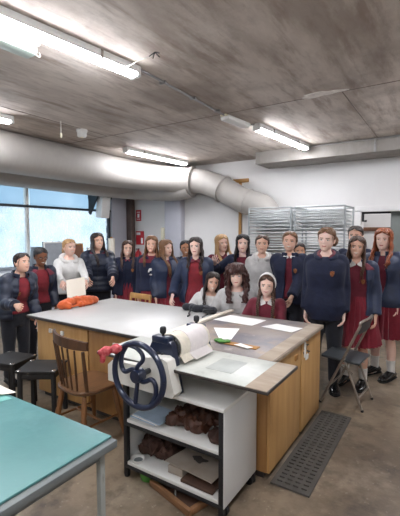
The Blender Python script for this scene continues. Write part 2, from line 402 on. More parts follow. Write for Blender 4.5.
def blind_mat():
    m = bpy.data.materials.new('translucent blind'); m.use_nodes = True; nt = m.node_tree; b = nt.nodes['Principled BSDF']; o = nt.nodes['Material Output']
    b.inputs['Base Color'].default_value = srgb('#cddbe6'); b.inputs['Roughness'].default_value = .8
    tl = nt.nodes.new('ShaderNodeBsdfTranslucent'); tl.inputs[0].default_value = srgb('#c3d6e6'); mx = nt.nodes.new('ShaderNodeMixShader'); mx.inputs['Fac'].default_value = .7
    tr = nt.nodes.new('ShaderNodeBsdfTransparent'); tr.inputs[0].default_value = (.86, .93, .98, 1); m2 = nt.nodes.new('ShaderNodeMixShader'); m2.inputs['Fac'].default_value = .62
    nt.links.new(b.outputs[0], mx.inputs[1]); nt.links.new(tl.outputs[0], mx.inputs[2]); nt.links.new(mx.outputs[0], m2.inputs[1]); nt.links.new(tr.outputs[0], m2.inputs[2]); nt.links.new(m2.outputs[0], o.inputs['Surface']); return m
M['blind_t'] = blind_mat()
for i in range(4):
    for z0, z1, mm in ((WZ0+.06, TZ-.02, 'pane'), (TZ+.02, WZ1-.06, 'clear')):
        g = G(); bx(g, XW-.088, XW-.082, ys[i]+.03, ys[i+1]-.03, z0, z1, 0); struct('pane', g, mm, wn)
    g = G(); bx(g, XW-.072, XW-.068, ys[i]+.06, ys[i+1]-.06, TZ+.025, WZ1-.07, 0); struct('blind', g, 'blind_t', wn)
g = G(); bx(g, XW-.04, XW+.28, WY0, WY1, .86, .90, .006); struct('trim_5', g, 'shelf_white')   # window bench
# steel post in the corner, pillar, beam
g = G(); bx(g, -6.44, -6.30, 6.72, 6.86, 0, HC_, .005); struct('trim_1', g, 'steel_brown')
g = G(); bx(g, -5.31, -4.88, 6.74, 6.9, 0, HC_, .006); struct('trim_2', g, 'wall_grey')
g = G(); bx(g, -2.93, XR, 6.3, 6.9, 2.79, HC_, .006); struct('trim_3', g, 'beam')
# ceiling joints: shallow metal cover strips
for (a, b) in (((-6.4, 4.08), (XR, 4.08)), ((-.96, 4.08), (-.96, 6.3)), ((-4.26, YF), (-4.26, 4.08))):
    g = G(); bx(g, min(a[0], b[0])-.006, max(a[0], b[0])+.006, min(a[1], b[1])-.006, max(a[1], b[1])+.006, HC_-.003, HC_+.01, .002); struct('trim_6', g, 'joint')
g = G(); ring = []
for k in range(26):
    a = 2*PI*k/26; r = 1+.25*math.sin(3*a+1)+.12*math.sin(7*a); ring.append((-1.15+.2*r*math.cos(a), 4.03+.06*r*math.sin(a)))
prism(g, ring, .008, lambda u, v, w: Vector((u, v, HC_-.008+w))); struct('trim_7', g, 'peel')

# ------------------------------------------------------------------ ceiling fittings
def batten(p0, p1, label, lit=True, z=HC_):
    p0, p1 = Vector((*p0, 0)), Vector((*p1, 0)); c = (p0+p1)/2; L = (p1-p0).length; ang = math.atan2(p1.y-p0.y, p1.x-p0.x)
    t = thing('batten_light', (c.x, c.y, z), label, 'ceiling light', ang, 'ceiling batten lights')
    g = G(); bx(g, -L/2, L/2, -.053, .053, -.062, .0, .008); build('housing', g, 'white_plastic', t, local=True)
    g = G(); ring = []
    for x, s in ((-L/2+.03, .8), (-L/2+.05, 1), (L/2-.05, 1), (L/2-.03, .8)):
        ring.append([Vector((x, .054*s*math.cos(PI+.42+(PI-.84)*k/10), -.040+.058*s*math.sin(PI+.42+(PI-.84)*k/10))) for k in range(11)])
    loft(g, ring); build('diffuser', g, 'tube', t, local=True)
    for sx in (-1, 1):
        g = G(); bx(g, sx*(L/2-.018)-.02, sx*(L/2-.018)+.02, -.057, .057, -.092, -.003, .01); build('end_cap', g, 'white_plastic', t, local=True)
    for k in (-.25, .25):
        g = G(); bx(g, k*L-.012, k*L+.012, -.057, .057, -.07, -.003, .003); build('clip', g, 'chrome', t, local=True)
    return t
batten((-2.48, .98), (-2.30, 2.55), 'long lit batten light nearest the viewer, running in from the upper left corner')
batten((-2.153, 4.642), (-1.995, 6.2), 'lit batten light in line behind the white emergency fitting, pointing at the beam')
batten((-4.552, 4.737), (-4.42, 6.3), 'lit batten light just above the bend of the big duct')
batten((-.75, YB+.9), (.6, YB+.9), 'added unseen batten light brightening the small room beyond the doorway')  # added lamp, out of sight, brightens the view through the doorway
batten((-4.66, 1.2), (-4.527, 2.77), 'short stub of a lit batten light at the left edge above the duct')
# unseen battens of the same build, added to brighten the room evenly
batten((-.05, .4), (.1, 1.97), 'added unseen batten light over the viewer, outside the picture at the right')
batten((.15, 4.2), (.3, 5.77), 'added unseen batten light beyond the right edge of the picture, before the beam')
batten((-2.7, -1.9), (-2.55, -.35), 'added unseen batten light behind the viewer')
batten((-.2, -2.0), (-.05, -.45), 'added unseen batten light at the back of the room behind the viewer')
t = thing('unlit_fitting', (-2.7, 1.55, HC_), 'old unlit greenish prismatic light fitting beside the nearest lit batten', 'light fitting', math.radians(88))
g = G(); bx(g, -.55, .28, -.07, .07, -.09, -.02, .02); build('prismatic_cover', g, 'greenish_plastic', t, local=True)
g = G(); bx(g, -.56, .29, -.08, .08, -.022, 0, .004); build('back_plate', g, 'white_plastic', t, local=True)
g = G(); tube(g, spline([(.28, 0, -.05), (.33, .01, -.06), (.36, .03, -.04), (.37, .06, -.005)]), .006, 6); build('flex', g, 'cable_white', t, local=True)
t = thing('emergency_light', (-2.29, 4.35, HC_), 'white rounded emergency light on the ceiling between two lit battens', 'emergency light', math.radians(84))
g = G(); bx(g, -.25, .25, -.07, .07, -.065, 0, .03); build('cover', g, 'white_plastic', t, local=True)
g = G(); bx(g, -.28, .28, -.045, .045, -.02, 0, .008); build('base_plate', g, 'cream_plastic', t, local=True)
def conduit(pts, label, r=.011):
    g = G(); tube(g, pts, r, 8); o = build('conduit', g, 'galv'); tag(o, label, 'conduit'); return o
c1 = conduit([(-2.28, 2.58, HC_-.013), (-2.31, 4.08, HC_-.013)], 'thin metal conduit on the ceiling from the nearest batten to the emergency light')
for y in (2.9, 3.4, 3.9):
    g = G(); bx(g, -2.33, -2.26, y-.012, y+.012, HC_-.028, HC_-.001, .003); build('saddle', g, 'galv', c1)
conduit([(-2.25, 4.62, HC_-.013), (-2.16, 4.66, HC_-.013)], 'short conduit stub joining the emergency light to the next batten')
c3 = conduit([(-1.99, 6.21, HC_-.02), (-1.95, 6.285, HC_-.02), (-1.8, 6.285, HC_-.02), (2.9, 6.285, HC_-.02)], 'metal conduit running along the top of the concrete beam', .013)
g = G(); bx(g, -1.0, -.97, 6.27, 6.30, 2.79, 2.99, .003); build('drop_pipe', g, 'galv', c3)
g = G(); tube(g, spline([(-2.29, 2.40, HC_-.05), (-2.2, 2.38, HC_-.055), (-2.08, 2.38, HC_-.04), (-2.02, 2.40, HC_-.03), (-1.99, 2.41, HC_-.003)]), .005, 6)
w = build('loose_cable', g, 'cable_white'); tag(w, 'loose white cable looping from the nearest batten to a hole in the ceiling', 'cable')
g = G()
for k in range(5): tube(g, [(-1.985, 2.41, HC_-.002), (-1.985+.045*math.cos(k*1.3), 2.41+.045*math.sin(k*1.3), HC_-.02-.006*k)], .004, 5)
build('wire_ends', g, 'dark_metal', w)
t = thing('smoke_detector', (-4.30, 3.64, HC_), 'small white smoke detector under the ceiling above the duct', 'detector')
g = G(); lathe(g, [(.001, -.10), (.05, -.10), (.062, -.085), (.065, -.03), (.075, -.028), (.075, 0), (.001, 0)], n=20); build('housing', g, 'white_plastic', t, local=True)
g = G(); lathe(g, [(.001, -.108), (.02, -.107), (.024, -.099), (.001, -.099)], n=14); build('sensor', g, 'cream_plastic', t, local=True)
t = thing('hanging_rod', (-4.18, 3.21, HC_), 'thin rod with a small hook hanging from the ceiling left of the smoke detector', 'rod')
g = G(); tube(g, [(0, 0, 0), (0, 0, -.17)], .004, 6); build('rod', g, 'cable_white', t, local=True)
g = G(); tube(g, [(0, 0, -.16), (0, 0, -.2)], .013, 8, roundcap=True); build('weight', g, 'cream_plastic', t, local=True)

# duct: two parallel runs that join at the elbow and drop behind the drying racks
def duct(path, rad, parent, name, k=10):
    P = spline(path, k); n = len(P); R = []; acc = 0; pts = [P[0]]; 
    for i in range(1, n):
        L = (P[i]-P[i-1]).length; m = max(1, int(L/.028))
        for j in range(1, m+1): pts.append(P[i-1].lerp(P[i], j/m))
    N = len(pts)
    for i in range(N):
        t = i/(N-1); f = t*(len(rad)-1); a = int(min(f, len(rad)-2)); r = rad[a]+(rad[a+1]-rad[a])*(f-a)
        R.append(r*(1+(.008 if i % 3 == 0 else 0)))
    g = G(); tube(g, pts, R, 32); return build(name, g, 'duct', parent, 60)
t = thing('ventilation_duct', (-5.25, 3, 2.4), 'big pale ventilation duct of two pipes bending across to the back wall', 'duct')
duct([(-5.27, YF+.05, 2.72), (-5.27, 2, 2.72), (-5.27, 4.6, 2.715), (-5.15, 5.7, 2.70), (-4.75, 6.3, 2.66), (-4.2, 6.52, 2.60), (-3.75, 6.55, 2.44), (-3.35, 6.55, 2.22), (-3.0, 6.55, 2.10)], [.285]*6+[.28, .25, .23], t, 'main_pipe')
duct([(-6.07, YF+.05, 2.60), (-6.07, 3, 2.60), (-6.05, 5.4, 2.58), (-5.85, 6.25, 2.56), (-5.35, 6.5, 2.52), (-4.85, 6.5, 2.50), (-4.45, 6.52, 2.54)], [.25]*6, t, 'branch_pipe')
duct([(-3.06, 6.55, 2.115), (-2.88, 6.55, 2.04), (-2.78, 6.56, 1.88), (-2.76, 6.56, 1.6), (-2.76, 6.56, .6)], [.235, .235, .235], t, 'drop_pipe')
for (p, ax, r) in (((-4.38, 6.47, 2.625), (1, .25, -.1), .292), ((-3.72, 6.55, 2.425), (1, 0, -.5), .268), ((-3.2, 6.55, 2.165), (1, 0, -.42), .245)):
    a = Vector(ax).normalized(); g = G(); tube(g, [Vector(p)-a*.012, Vector(p)+a*.012], r, 32); build('joint_band', g, 'duct', t, 60)

# ------------------------------------------------------------------ wall things
t = thing('wall_speaker', (-6.40, 5.79, 2.0), 'white speaker on a black bracket in front of the window top', 'speaker')
for y in (5.60, 5.98):
    g = G(); prism(g, [(XW+.01, 2.5), (XW+.30, 2.42), (XW+.30, 2.34), (XW+.06, 1.965), (XW+.01, 2.0)], .03, lambda u, v, w, y=y: Vector((u, y-.015+w, v))); build('bracket', g, 'black', t)
g = G(); bx(g, XW+.16, XW+.34, 5.66, 5.90, 1.9, 2.42, .02, rot=Matrix.Rotation(.12, 3, 'Y')); build('cabinet', g, 'white_plastic', t)
g = G(); bx(g, XW+.0, XW+.02, 5.58, 6.0, 2.30, 2.52, .004); build('wall_plate', g, 'black', t)
# tau cross
t = thing('wooden_cross', (-3.52, YB, 1.5), 'tall golden wooden cross on the white wall, half hidden by the duct', 'cross')
g = G(); bx(g, -3.55, -3.49, YB-.03, YB, 1.45, 2.62, .004); build('upright', g, 'pine', t)
g = G(); bx(g, -3.68, -3.34, YB-.036, YB, 2.575, 2.645, .004); build('crossbar', g, 'pine', t)
# exit sign: running figure and arrow
def flatpoly(g, pts, o, mi=0, th=.002):
    prism(g, pts, th, lambda u, v, w: Vector((o[0]+u, o[1]-w, o[2]+v)), mi)
t = thing('exit_sign', (-6.21, YB, 1.92), 'upper small red sign with white marks on the wall beside the brown post', 'sign')
g = G(); bx(g, -6.29, -6.13, YB-.012, YB-.001, 1.86, 2.12, .003); build('plate', g, 'red_sign', t)
g = G(); o = (-6.21, YB-.0125, 2.0)
flatpoly(g, [(-.05, .06), (.05, .06), (.05, .075), (-.05, .075)], o); flatpoly(g, [(-.03, -.06), (.03, -.06), (.03, .03), (-.03, .03)], o); flatpoly(g, [(-.05, -.10), (.05, -.10), (.05, -.088), (-.05, -.088)], o)
build('symbol', g, 'white_ink', t)
t = thing('fire_point', (-6.16, YB, 1.0), 'lower red fire point board with a white notice and extinguisher near the post', 'fire equipment')
g = G(); bx(g, -6.29, -6.05, YB-.02, YB-.001, 1.30, 1.62, .004); build('board', g, 'red_sign', t)
g = G(); bx(g, -6.13, -6.07, YB-.025, YB-.019, 1.33, 1.46, .001); build('notice', g, 'white_ink', t)
g = G(); bx(g, -6.27, -6.15, YB-.025, YB-.019, 1.53, 1.59, .001); build('notice', g, 'white_ink', t)
g = G(); lathe(g, [(.001, .62), (.07, .62), (.075, .65), (.075, 1.08), (.06, 1.13), (.025, 1.16), (.025, 1.2), (.001, 1.2)], c=(-6.15, YB-.09, 0), n=18); ex = build('extinguisher', g, 'red_sign', t)
g = G(); tube(g, spline([(-6.15, YB-.09, 1.2), (-6.11, YB-.13, 1.21), (-6.07, YB-.15, 1.1), (-6.07, YB-.12, .85)]), .009, 6); bx(g, -6.165, -6.135, YB-.17, YB-.06, 1.19, 1.215, .004); build('hose', g, 'black', ex)
t = thing('wall_lamp', (-5.46, YB, 1.5), 'cream box shaped wall lamp by the grey pillar', 'lamp')
g = G(); bx(g, -5.50, -5.41, YB-.07, YB-.002, 1.42, 1.70, .012); build('shade', g, 'cream_plastic', t)
g = G(); bx(g, -5.515, -5.395, YB-.02, YB-.001, 1.40, 1.72, .004); build('back_plate', g, 'white_plastic', t)

# stuff on the window bench
def board(name, y0, y1, z0, z1, x, mt, label, cat, frame=None, lean=.12):
    t = thing(name, (x, (y0+y1)/2, z0), label, cat)
    R = Matrix.Rotation(-lean, 3, 'Y')
    g = G(); bx(g, x-.012, x+.012, y0, y1, z0, z1, .003, rot=R, piv=(x, 0, z0)); build('panel', g, mt, t)
    if frame:
        g = G(); w = .03
        for a in ((y0, y1, z0, z0+w), (y0, y1, z1-w, z1), (y0, y0+w, z0, z1), (y1-w, y1, z0, z1)): bx(g, x-.016, x+.02, a[0], a[1], a[2], a[3], .003, rot=R, piv=(x, 0, z0))
        build('frame', g, frame, t)
    return t
board('framed_board', 4.95, 5.35, .905, 1.37, XW+.13, 'brown_board', 'brown framed board leaning on the window behind the grey hoodie', 'board', 'pine')
board('canvas_panel', 4.42, 4.92, .905, 1.42, XW+.14, 'screen_grey', 'grey canvas panel leaning on the window left of the brown framed board', 'canvas', 'white_plastic')
board('white_panel', 5.45, 5.95, .905, 1.28, XW+.14, 'paper', 'white panel leaning on the window bench behind the tall girl in the padded coat', 'panel', 'white_plastic')
t = thing('enamel_jug', (XW+.16, 4.2, .9), 'grey enamel jug on the window bench behind the girl with glasses', 'jug')
g = G(); lathe(g, [(.001, 0), (.09, 0), (.10, .02), (.095, .2), (.07, .33), (.065, .40), (.075, .43), (.06, .42), (.001, .40)], n=20); build('body', g, 'jug', t, local=True)
g = G(); tube(g, spline([(.0, .065, .38), (0, .15, .36), (0, .16, .25), (0, .095, .15)]), .012, 8); build('handle', g, 'jug', t, local=True)
t = thing('paper_roll', (XW+.2, 6.05, .9), 'upright roll of cream paper on the end of the window bench', 'paper roll')
g = G(); lathe(g, [(.03, 0), (.07, 0), (.07, .56), (.03, .56), (.03, 0)], n=18); build('roll', g, 'paper_cream', t, local=True)
g = G(); lathe(g, [(.022, .0), (.028, .0), (.028, .59), (.022, .59), (.022, 0)], n=14); build('core', g, 'cardboard', t, local=True)

# drying racks: two stacks of wire trays
def rack(x0, x1, y0, y1, label):
    t = thing('drying_rack', ((x0+x1)/2, (y0+y1)/2, 0), label, 'drying rack', group='print drying racks')
    for x in (x0, x1):
        g = G()
        for y in (y0, y1): tube(g, [(x, y, .06), (x, y, 1.98)], .014, 8)
        tube(g, [(x, y0, 1.965), (x, y1, 1.965)], .012, 8); tube(g, [(x, y0, .1), (x, y1, .1)], .014, 8); tube(g, [(x, y0, 1.0), (x, y1, 1.0)], .008, 6)
        build('side_frame', g, 'wire', t)
        for y in (y0, y1):
            g = G(); sphere(g, (x, y, .032), .03, 8); build('castor', g, 'black', t)
    g = G(); build_bar = [((x0, y1, .1), (x1, y1, .1)), ((x0, y1, 1.965), (x1, y1, 1.965)), ((x0, y0, 1.975), (x1, y0, 1.975))]
    for pa, pb in build_bar:
        g = G(); tube(g, [pa, pb], .012, 8); build('cross_bar', g, 'wire', t)
    n = 34
    for i in range(n):
        z = .32+i*.048; g = G(); tl = .05+.03*math.sin(i*.7)   # raised trays tip a little
        xa, xb, ya, yb = x0+.02, x1-.02, y0-.02, y1-.01
        def q(x, y): return Vector((x, y, z+(yb-y)*tl+.004*math.sin(i*2.1+x*5)))
        tube(g, [q(xa, ya), q(xb, ya), q(xb, yb), q(xa, yb), q(xa, ya)], .007, 5)
        m = 21
        for k in range(1, m): 
            xx = xa+(xb-xa)*k/m; tube(g, [q(xx, ya), q(xx, yb)], .0035, 4)
        for k in range(1, 5):
            yy = ya+(yb-ya)*k/5; tube(g, [q(xa, yy), q(xb, yy)], .0042, 4)
        build('wire_tray', g, 'rack_mesh', t, 0)
    return t
rack(-2.73, -2.03, 5.65, 6.2, 'left wire drying rack of stacked trays, beside the duct end')
rack(-1.97, -1.25, 5.65, 6.2, 'right wire drying rack of stacked trays, nearest the doorway')
# ------------------------------------------------------------------ benches
TB = .80
def cabinet(x0, x1, y0, y1, z1, label, face_y=None, face_x=None, seams=(), kick=.05, mats=('ply', 'ply_dark'), pull=None):
    t = thing('bench_cabinet', ((x0+x1)/2, (y0+y1)/2, 0), label, 'cabinet', group='cabinets under the work benches')
    g = G(); bx(g, x0, x1, y0, y1, kick, z1, .003); build('carcass', g, mats[1], t)
    g = G(); bx(g, x0+.03, x1-.03, y0+.03, y1-.03, 0, kick+.01, 0); build('plinth', g, 'edge_dark', t)
    return t
def facepanel(t, x0, x1, y, z0, z1, mt='ply', name='door'):
    g = G(); bx(g, x0, x1, y-.018, y+.002, z0, z1, .003); return build(name, g, mt, t)
zc = TB-.03
cb = cabinet(-3.34, -2.615, 2.25, 3.22, zc, 'plywood bench cabinet at the far left end under the white bench top')
d = facepanel(cb, -3.335, -2.62, 2.25, .06, zc-.004)
for x in (-3.12, -2.95):
    g = G(); bx(g, x-.02, x+.02, 2.215, 2.234, .655, .695, .006); build('handle', g, 'white_plastic', d)
g = G(); bx(g, -3.352, -3.338, 2.24, 2.26, .63, .72, .002); build('hinge', g, 'white_plastic', cb)
cb = cabinet(-2.605, -1.87, 2.25, 3.22, zc, 'plywood bench cabinet behind the spindle chair and the press wheel')
d = facepanel(cb, -2.60, -1.88, 2.25, .06, zc-.004, 'ply_dark')
g = G(); bx(g, -2.3, -2.2, 2.215, 2.234, .655, .69, .006); build('handle', g, 'white_plastic', d)
def rcab(y0, y1, label):
    t = thing('bench_cabinet', (-1.38, (y0+y1)/2, 0), label, 'cabinet', group='cabinets under the work benches')
    g = G(); bx(g, -1.85, -.938, y0, y1, .05, zc, .003); build('carcass', g, 'ply_dark', t)
    g = G(); bx(g, -1.82, -.965, y0+.02, y1-.02, 0, .06, 0); build('plinth', g, 'edge_dark', t)
    g = G(); bx(g, -.938, -.918, y0+.004, y1-.004, .05, zc-.004, .003); p = build('end_panel', g, 'ply', t)
    return t, p
t1, p1 = rcab(2.225, 2.815, 'plywood cabinet nearest the viewer at the right corner of the bench')
g = G(); bx(g, -.922, -.910, 2.68, 2.74, .66, .70, .004); build('catch', g, 'cardboard', p1)
t2, p2 = rcab(2.845, 3.345, 'plywood cabinet at the rear right corner, with black marks by its top edge')
g = G()
for k in range(9):
    y, z = 2.87+.018*k*rnd.uniform(.5, 1), .66+.1*rnd.random(); tube(g, [(-.9165, y, z), (-.9165, y+rnd.uniform(.02, .09), z+rnd.uniform(-.06, .06))], .006, 6, flat=(.25, 1), up=(1, 0, 0))
build('ink_smear', g, 'black', p2)
g = G(); bx(g, -.918, -.905, 2.885, 2.905, .63, .75, .003); bx(g, -.918, -.908, 2.92, 2.98, .60, .64, .003); build('catch', g, 'white_plastic', p2)
t = thing('worktop', (-2.6, 2.75, zc), 'large white bench top filling the left of the work island', 'worktop')
g = G(); bx(g, -3.42, -1.825, 2.185, 3.31, zc+.003, TB, .003); build('slab', g, 'bench_white', t)
g = G()
bx(g, -3.425, -1.82, 2.178, 2.186, zc+.001, TB-.004, .002); bx(g, -3.428, -3.419, 2.178, 3.31, zc+.001, TB-.004, .002); bx(g, -3.425, -1.82, 3.309, 3.317, zc+.001, TB-.004, .002)
build('edging', g, 'edge_dark', t)
g = G(); bx(g, -1.85, -1.80, 2.30, 3.40, TB+.001, TB+.022, .004); o = build('timber_strip', g, 'paper_cream'); tag(o, 'long cream strip lying across the joint between white and stained bench tops', 'strip')
t = thing('worktop', (-1.36, 2.75, zc), 'ink-stained brown bench top with papers at the right of the island', 'worktop')
g = G(); bx(g, -1.815, -.895, 2.20, 3.33, zc+.003, TB, .003); build('slab', g, 'bench_worn', t)
g = G(); bx(g, -1.0, -.896, 2.205, 3.325, TB-.002, TB+.0008, .0004); build('edge_board', g, 'board_brown', t)
g = G(); bx(g, -.898, -.890, 2.195, 3.335, zc+.001, TB-.003, .002); bx(g, -1.815, -.892, 2.194, 2.202, zc+.001, TB-.003, .002); build('edging', g, 'board_brown', t)

def sheet(pts, z, label, mt='paper', name='paper_sheet', curl=.004, cat='paper', group=None, th=.0015):
    a, b, c, d = [Vector((*p, 0)) for p in pts]; g = G(); n = 8; top = []; bot = []
    for i in range(n+1):
        for j in range(n+1):
            u, v = i/n, j/n; p = (a*(1-u)+b*u)*(1-v)+(d*(1-u)+c*u)*v
            h = curl*(math.sin(u*3+v*2)*.5+.5)*(abs(u-.5)+abs(v-.5))
            top.append(Vector((p.x, p.y, z+th+h))); bot.append(Vector((p.x, p.y, z+h)))
    N = (n+1)**2; fs = []
    for i in range(n):
        for j in range(n):
            q = [i*(n+1)+j, (i+1)*(n+1)+j, (i+1)*(n+1)+j+1, i*(n+1)+j+1]; fs.append(q); fs.append([x+N for x in reversed(q)])
    for i in range(n):
        for e in ((i*(n+1), (i+1)*(n+1)), ((i+1)*(n+1)+n, i*(n+1)+n), (i+1, i), (n*(n+1)+i, n*(n+1)+i+1)): fs.append([e[1], e[0], e[0]+N, e[1]+N])
    g.add(top+bot, fs); o = build(name, g, mt); tag(o, label, cat, group); return o
sheet([(-1.79, 2.97), (-1.39, 2.95), (-1.37, 3.21), (-1.745, 3.22)], TB+.001, 'white paper sheet in front of the girl with the white headband')
sheet([(-1.31, 2.97), (-1.03, 2.92), (-1.0, 3.11), (-1.235, 3.125)], TB+.001, 'white paper sheet nearest the right edge of the stained bench')
sheet([(-1.63, 2.72), (-1.42, 2.45), (-1.34, 2.49), (-1.43, 2.80)], TB+.001, 'white paper sheet just behind the press roller')
g = G(); bx(g, -1.33, -1.08, 2.36, 2.43, TB+.001, TB+.006, .001); o = build('cardboard_strip', g, 'cardboard'); tag(o, 'orange brown cardboard strip by the far edge of the press bed', 'cardboard')
sheet([(-1.25, 2.36), (-1.13, 2.33), (-1.11, 2.38), (-1.22, 2.41)], TB+.008, 'small white paper scrap lying on the cardboard strip')
t = thing('sponge_cloth', (-1.40, 2.42, TB), 'crumpled green cloth behind the press roller on the stained bench', 'cloth')
g = G()
for k in range(5): sphere(g, (-1.40+.02*k, 2.38+.02*math.sin(k*2), TB+.015), .024, 8, sc=(1, .8, .55))
build('cloth', remesh(g, .006, 2), 'green_plastic', t)
# things lying on the white bench
t = thing('orange_bag', (-3.40, 2.85, TB), 'crumpled orange cloth bag at the left end of the white bench', 'bag')
g = G(); rr = random.Random(3)
for k in range(16):
    u = k/15; sphere(g, (-3.35-.02*math.sin(u*5), 2.54+.40*u, TB+.04+.02*math.sin(u*PI)), .055+.012*rr.random(), 8, sc=(.95, 1, .8))
for k in range(7): sphere(g, (-3.32+.03*rr.random(), 2.56+.34*rr.random(), TB+.03), .035, 8)
rm = remesh(g, .008, 3)
for v in rm.v: v += Vector((0, 0, .006*mnoise.noise(v*40)))
for v in rm.v: v.z = max(v.z, TB+.001)
build('bag_body', rm, 'orange_cloth', t)
g = G(); tube(g, spline([(-3.30, 2.62, TB+.02), (-3.27, 2.75, TB+.03), (-3.28, 2.88, TB+.02), (-3.33, 2.92, TB+.05)]), .012, 8, flat=(1, .4)); build('strap', g, 'orange_cloth', t)
t = thing('black_bag', (-2.12, 3.22, TB), 'soft black bag on the bench in front of the girl leaning in pale grey', 'bag')
g = G()
for k in range(8): sphere(g, (-2.24+.045*k, 3.20+.02*math.sin(k*1.7), TB+.035), .05, 8, sc=(1, 1, .8))
rm = remesh(g, .008, 3)
for v in rm.v: v.z = max(v.z, TB+.001)
build('bag_body', rm, 'trouser', t)
g = G(); tube(g, spline([(-2.14, 3.15, TB+.03), (-2.12, 3.07, TB+.012), (-2.06, 2.99, TB+.012), (-2.04, 2.93, TB+.012)]), .008, 8); build('strap', g, 'black', t)
t = thing('black_cable', (-1.95, 3.15, TB), 'coiled black cable in front of the girl with the curly fringe', 'cable')
g = G(); pts = []
for k in range(40):
    a = k*.42; pts.append((-1.955+(.055+.004*math.sin(a*.37))*math.cos(a), 3.16+.045*math.sin(a), TB+.012+.0013*k))
tube(g, pts, .007, 7); build('coil', g, 'black', t)
g = G(); tube(g, spline([(-1.93, 3.11, TB+.012), (-1.88, 3.02, TB+.03), (-1.86, 2.9, TB+.03)]), .006, 7); build('lead', g, 'black', t)

# ------------------------------------------------------------------ white shelf unit that carries the press
UX0, UX1, UY0, UY1, UZ = -1.74, -1.0, 1.77, 2.19, .645
t = thing('shelf_unit', ((UX0+UX1)/2, 2, 0), 'open white shelf unit on a black steel frame, carrying the printing press', 'shelf unit')
for x in (UX0+.012, UX1-.012):
    for y in (UY0+.012, UY1-.012):
        g = G(); bx(g, x-.015, x+.015, y-.015, y+.015, .012, UZ-.02, .002); l = build('leg', g, 'black', t)
        g = G(); lathe(g, [(.018, 0), (.02, .004), (.02, .012), (.012, .014)], c=(x, y, 0), n=10); build('foot', g, 'black', l)
g = G(); bx(g, UX0-.005, UX1+.01, UY0-.012, UY1+.01, UZ-.022, UZ, .003); build('top', g, 'shelf_white', t)
for z in (.37, .085):
    g = G(); bx(g, UX0+.0, UX1-.002, UY0+.0, UY1, z, z+.022, .003); build('shelf', g, 'shelf_white', t)
    g = G(); bx(g, UX0+.0, UX1-.002, UY0-.004, UY0+.012, z-.022, z-.001, .002); build('rail', g, 'black', t)
g = G(); bx(g, UX1-.004, UX1+.008, UY0+.0, UY1, .07, UZ-.024, .003); build('end_panel', g, 'panel_white', t)
g = G(); bx(g, UX0-.010, UX0+.0, UY0+.03, UY1, .05, UZ-.024, .003); build('end_panel', g, 'panel_white', t)
g = G(); bx(g, UX0, UX1-.01, UY1-.008, UY1, .10, UZ-.024, .002); build('back_panel', g, 'panel_white', t)
for y in (UY0+.05, UY1-.05):
    g = G(); tube(g, [(UX1-.02, y-.012, .03), (UX1-.02, y+.012, .03)], .03, 14); build('castor', g, 'black', t)

# contents of the shelves
def crumple(name, x0, x1, y0, y1, z, h, mt, label, cat, seed, amp=.035, n=14):
    r = random.Random(seed); g = G()
    for k in range(n):
        sphere(g, (r.uniform(x0+.04, x1-.04), r.uniform(y0+.04, y1-.04), z+h*r.uniform(.3, .55)), 1, 8, sc=(r.uniform(.05, .10), r.uniform(.04, .08), h*r.uniform(.35, .5)))
    bx(g, x0+.03, x1-.03, y0+.03, y1-.03, z, z+h*.45, .01)
    rm = remesh(g, .007, 3)
    for v in rm.v:
        v += Vector((.5*amp*mnoise.noise(v*22+Vector((5, 0, 0))), .5*amp*mnoise.noise(v*22+Vector((0, 7, 0))), amp*(1-2.4*abs(mnoise.noise(v*15)))*.8-amp*.4+amp*.5*mnoise.noise(v*45))); v.z = max(v.z, z+.001)
        v.x = min(max(v.x, x0), x1); v.y = min(max(v.y, y0), y1)
    o = build(name, rm, mt, None, 60); tag(o, label, cat); return o
zs = .393
for k in range(3):
    o = sheet([(-1.71+.008*k, 1.795+.008*k), (-1.50+.02*k, 1.785), (-1.49+.02*k, 1.99), (-1.70+.008*k, 2.0)], zs+.002+.006*k, ('lowest pale blue booklet of the pile on the upper shelf', 'middle white booklet of the pile on the upper shelf', 'topmost blue booklet of the pile on the upper shelf, under the wheel')[k], ('paper_blue', 'paper', 'paper_blue')[k], 'booklet', .008, 'booklet', 'booklets on the upper shelf', .0045)
crumple('leather_offcuts', -1.46, -1.155, 1.83, 2.13, zs, .075, 'leather', 'heap of brown leather offcuts on the upper shelf', 'leather', 5)
crumple('dark_cloth', -1.145, -1.02, 1.80, 2.08, zs, .06, 'leather2', 'dark cloth in the right corner of the upper shelf', 'cloth', 9, .01, 8)
zs = .108
crumple('chestnut_cloth', -1.72, -1.46, 1.86, 2.13, zs, .11, 'leather2', 'crumpled dark brown cloth on the left of the lower shelf', 'cloth', 11)
o = sheet([(-1.45, 1.83), (-1.09, 1.80), (-1.08, 2.08), (-1.40, 2.10)], zs+.055, 'stained grey board with a dark smear on the lower shelf', 'board_tan', 'grey_board', .006, 'board', None, .006)
g = G(); ring = [(-1.27+.05*(1+.3*math.sin(3*a))*math.cos(a), 1.95+.03*(1+.3*math.sin(4*a))*math.sin(a)) for a in [2*PI*k/24 for k in range(24)]]
prism(g, ring, .002, lambda u, v, w: Vector((u, v, zs+.0655+w))); build('ink_blot', g, 'edge_dark', o)
g = G(); bx(g, -1.30, -1.075, 1.785, 2.1, zs+.002, zs+.02, .003); o = build('hardboard_sheet', g, 'board_dark'); tag(o, 'dark hardboard sheet under the grey board on the lower shelf', 'board')
g = G(); bx(g, -1.42, -1.31, 1.82, 2.1, zs+.002, zs+.05, .003); o = build('card_stack', g, 'board_tan'); tag(o, 'low stack of card under the left half of the grey board', 'card')
t = thing('paint_dish', (-1.655, 1.81, zs), 'small white dish at the front left of the lower shelf', 'dish')
g = G(); lathe(g, [(.001, .003), (.028, .003), (.04, .02), (.043, .02), (.03, 0), (.001, 0)], n=20); build('bowl', g, 'white_plastic', t, local=True)
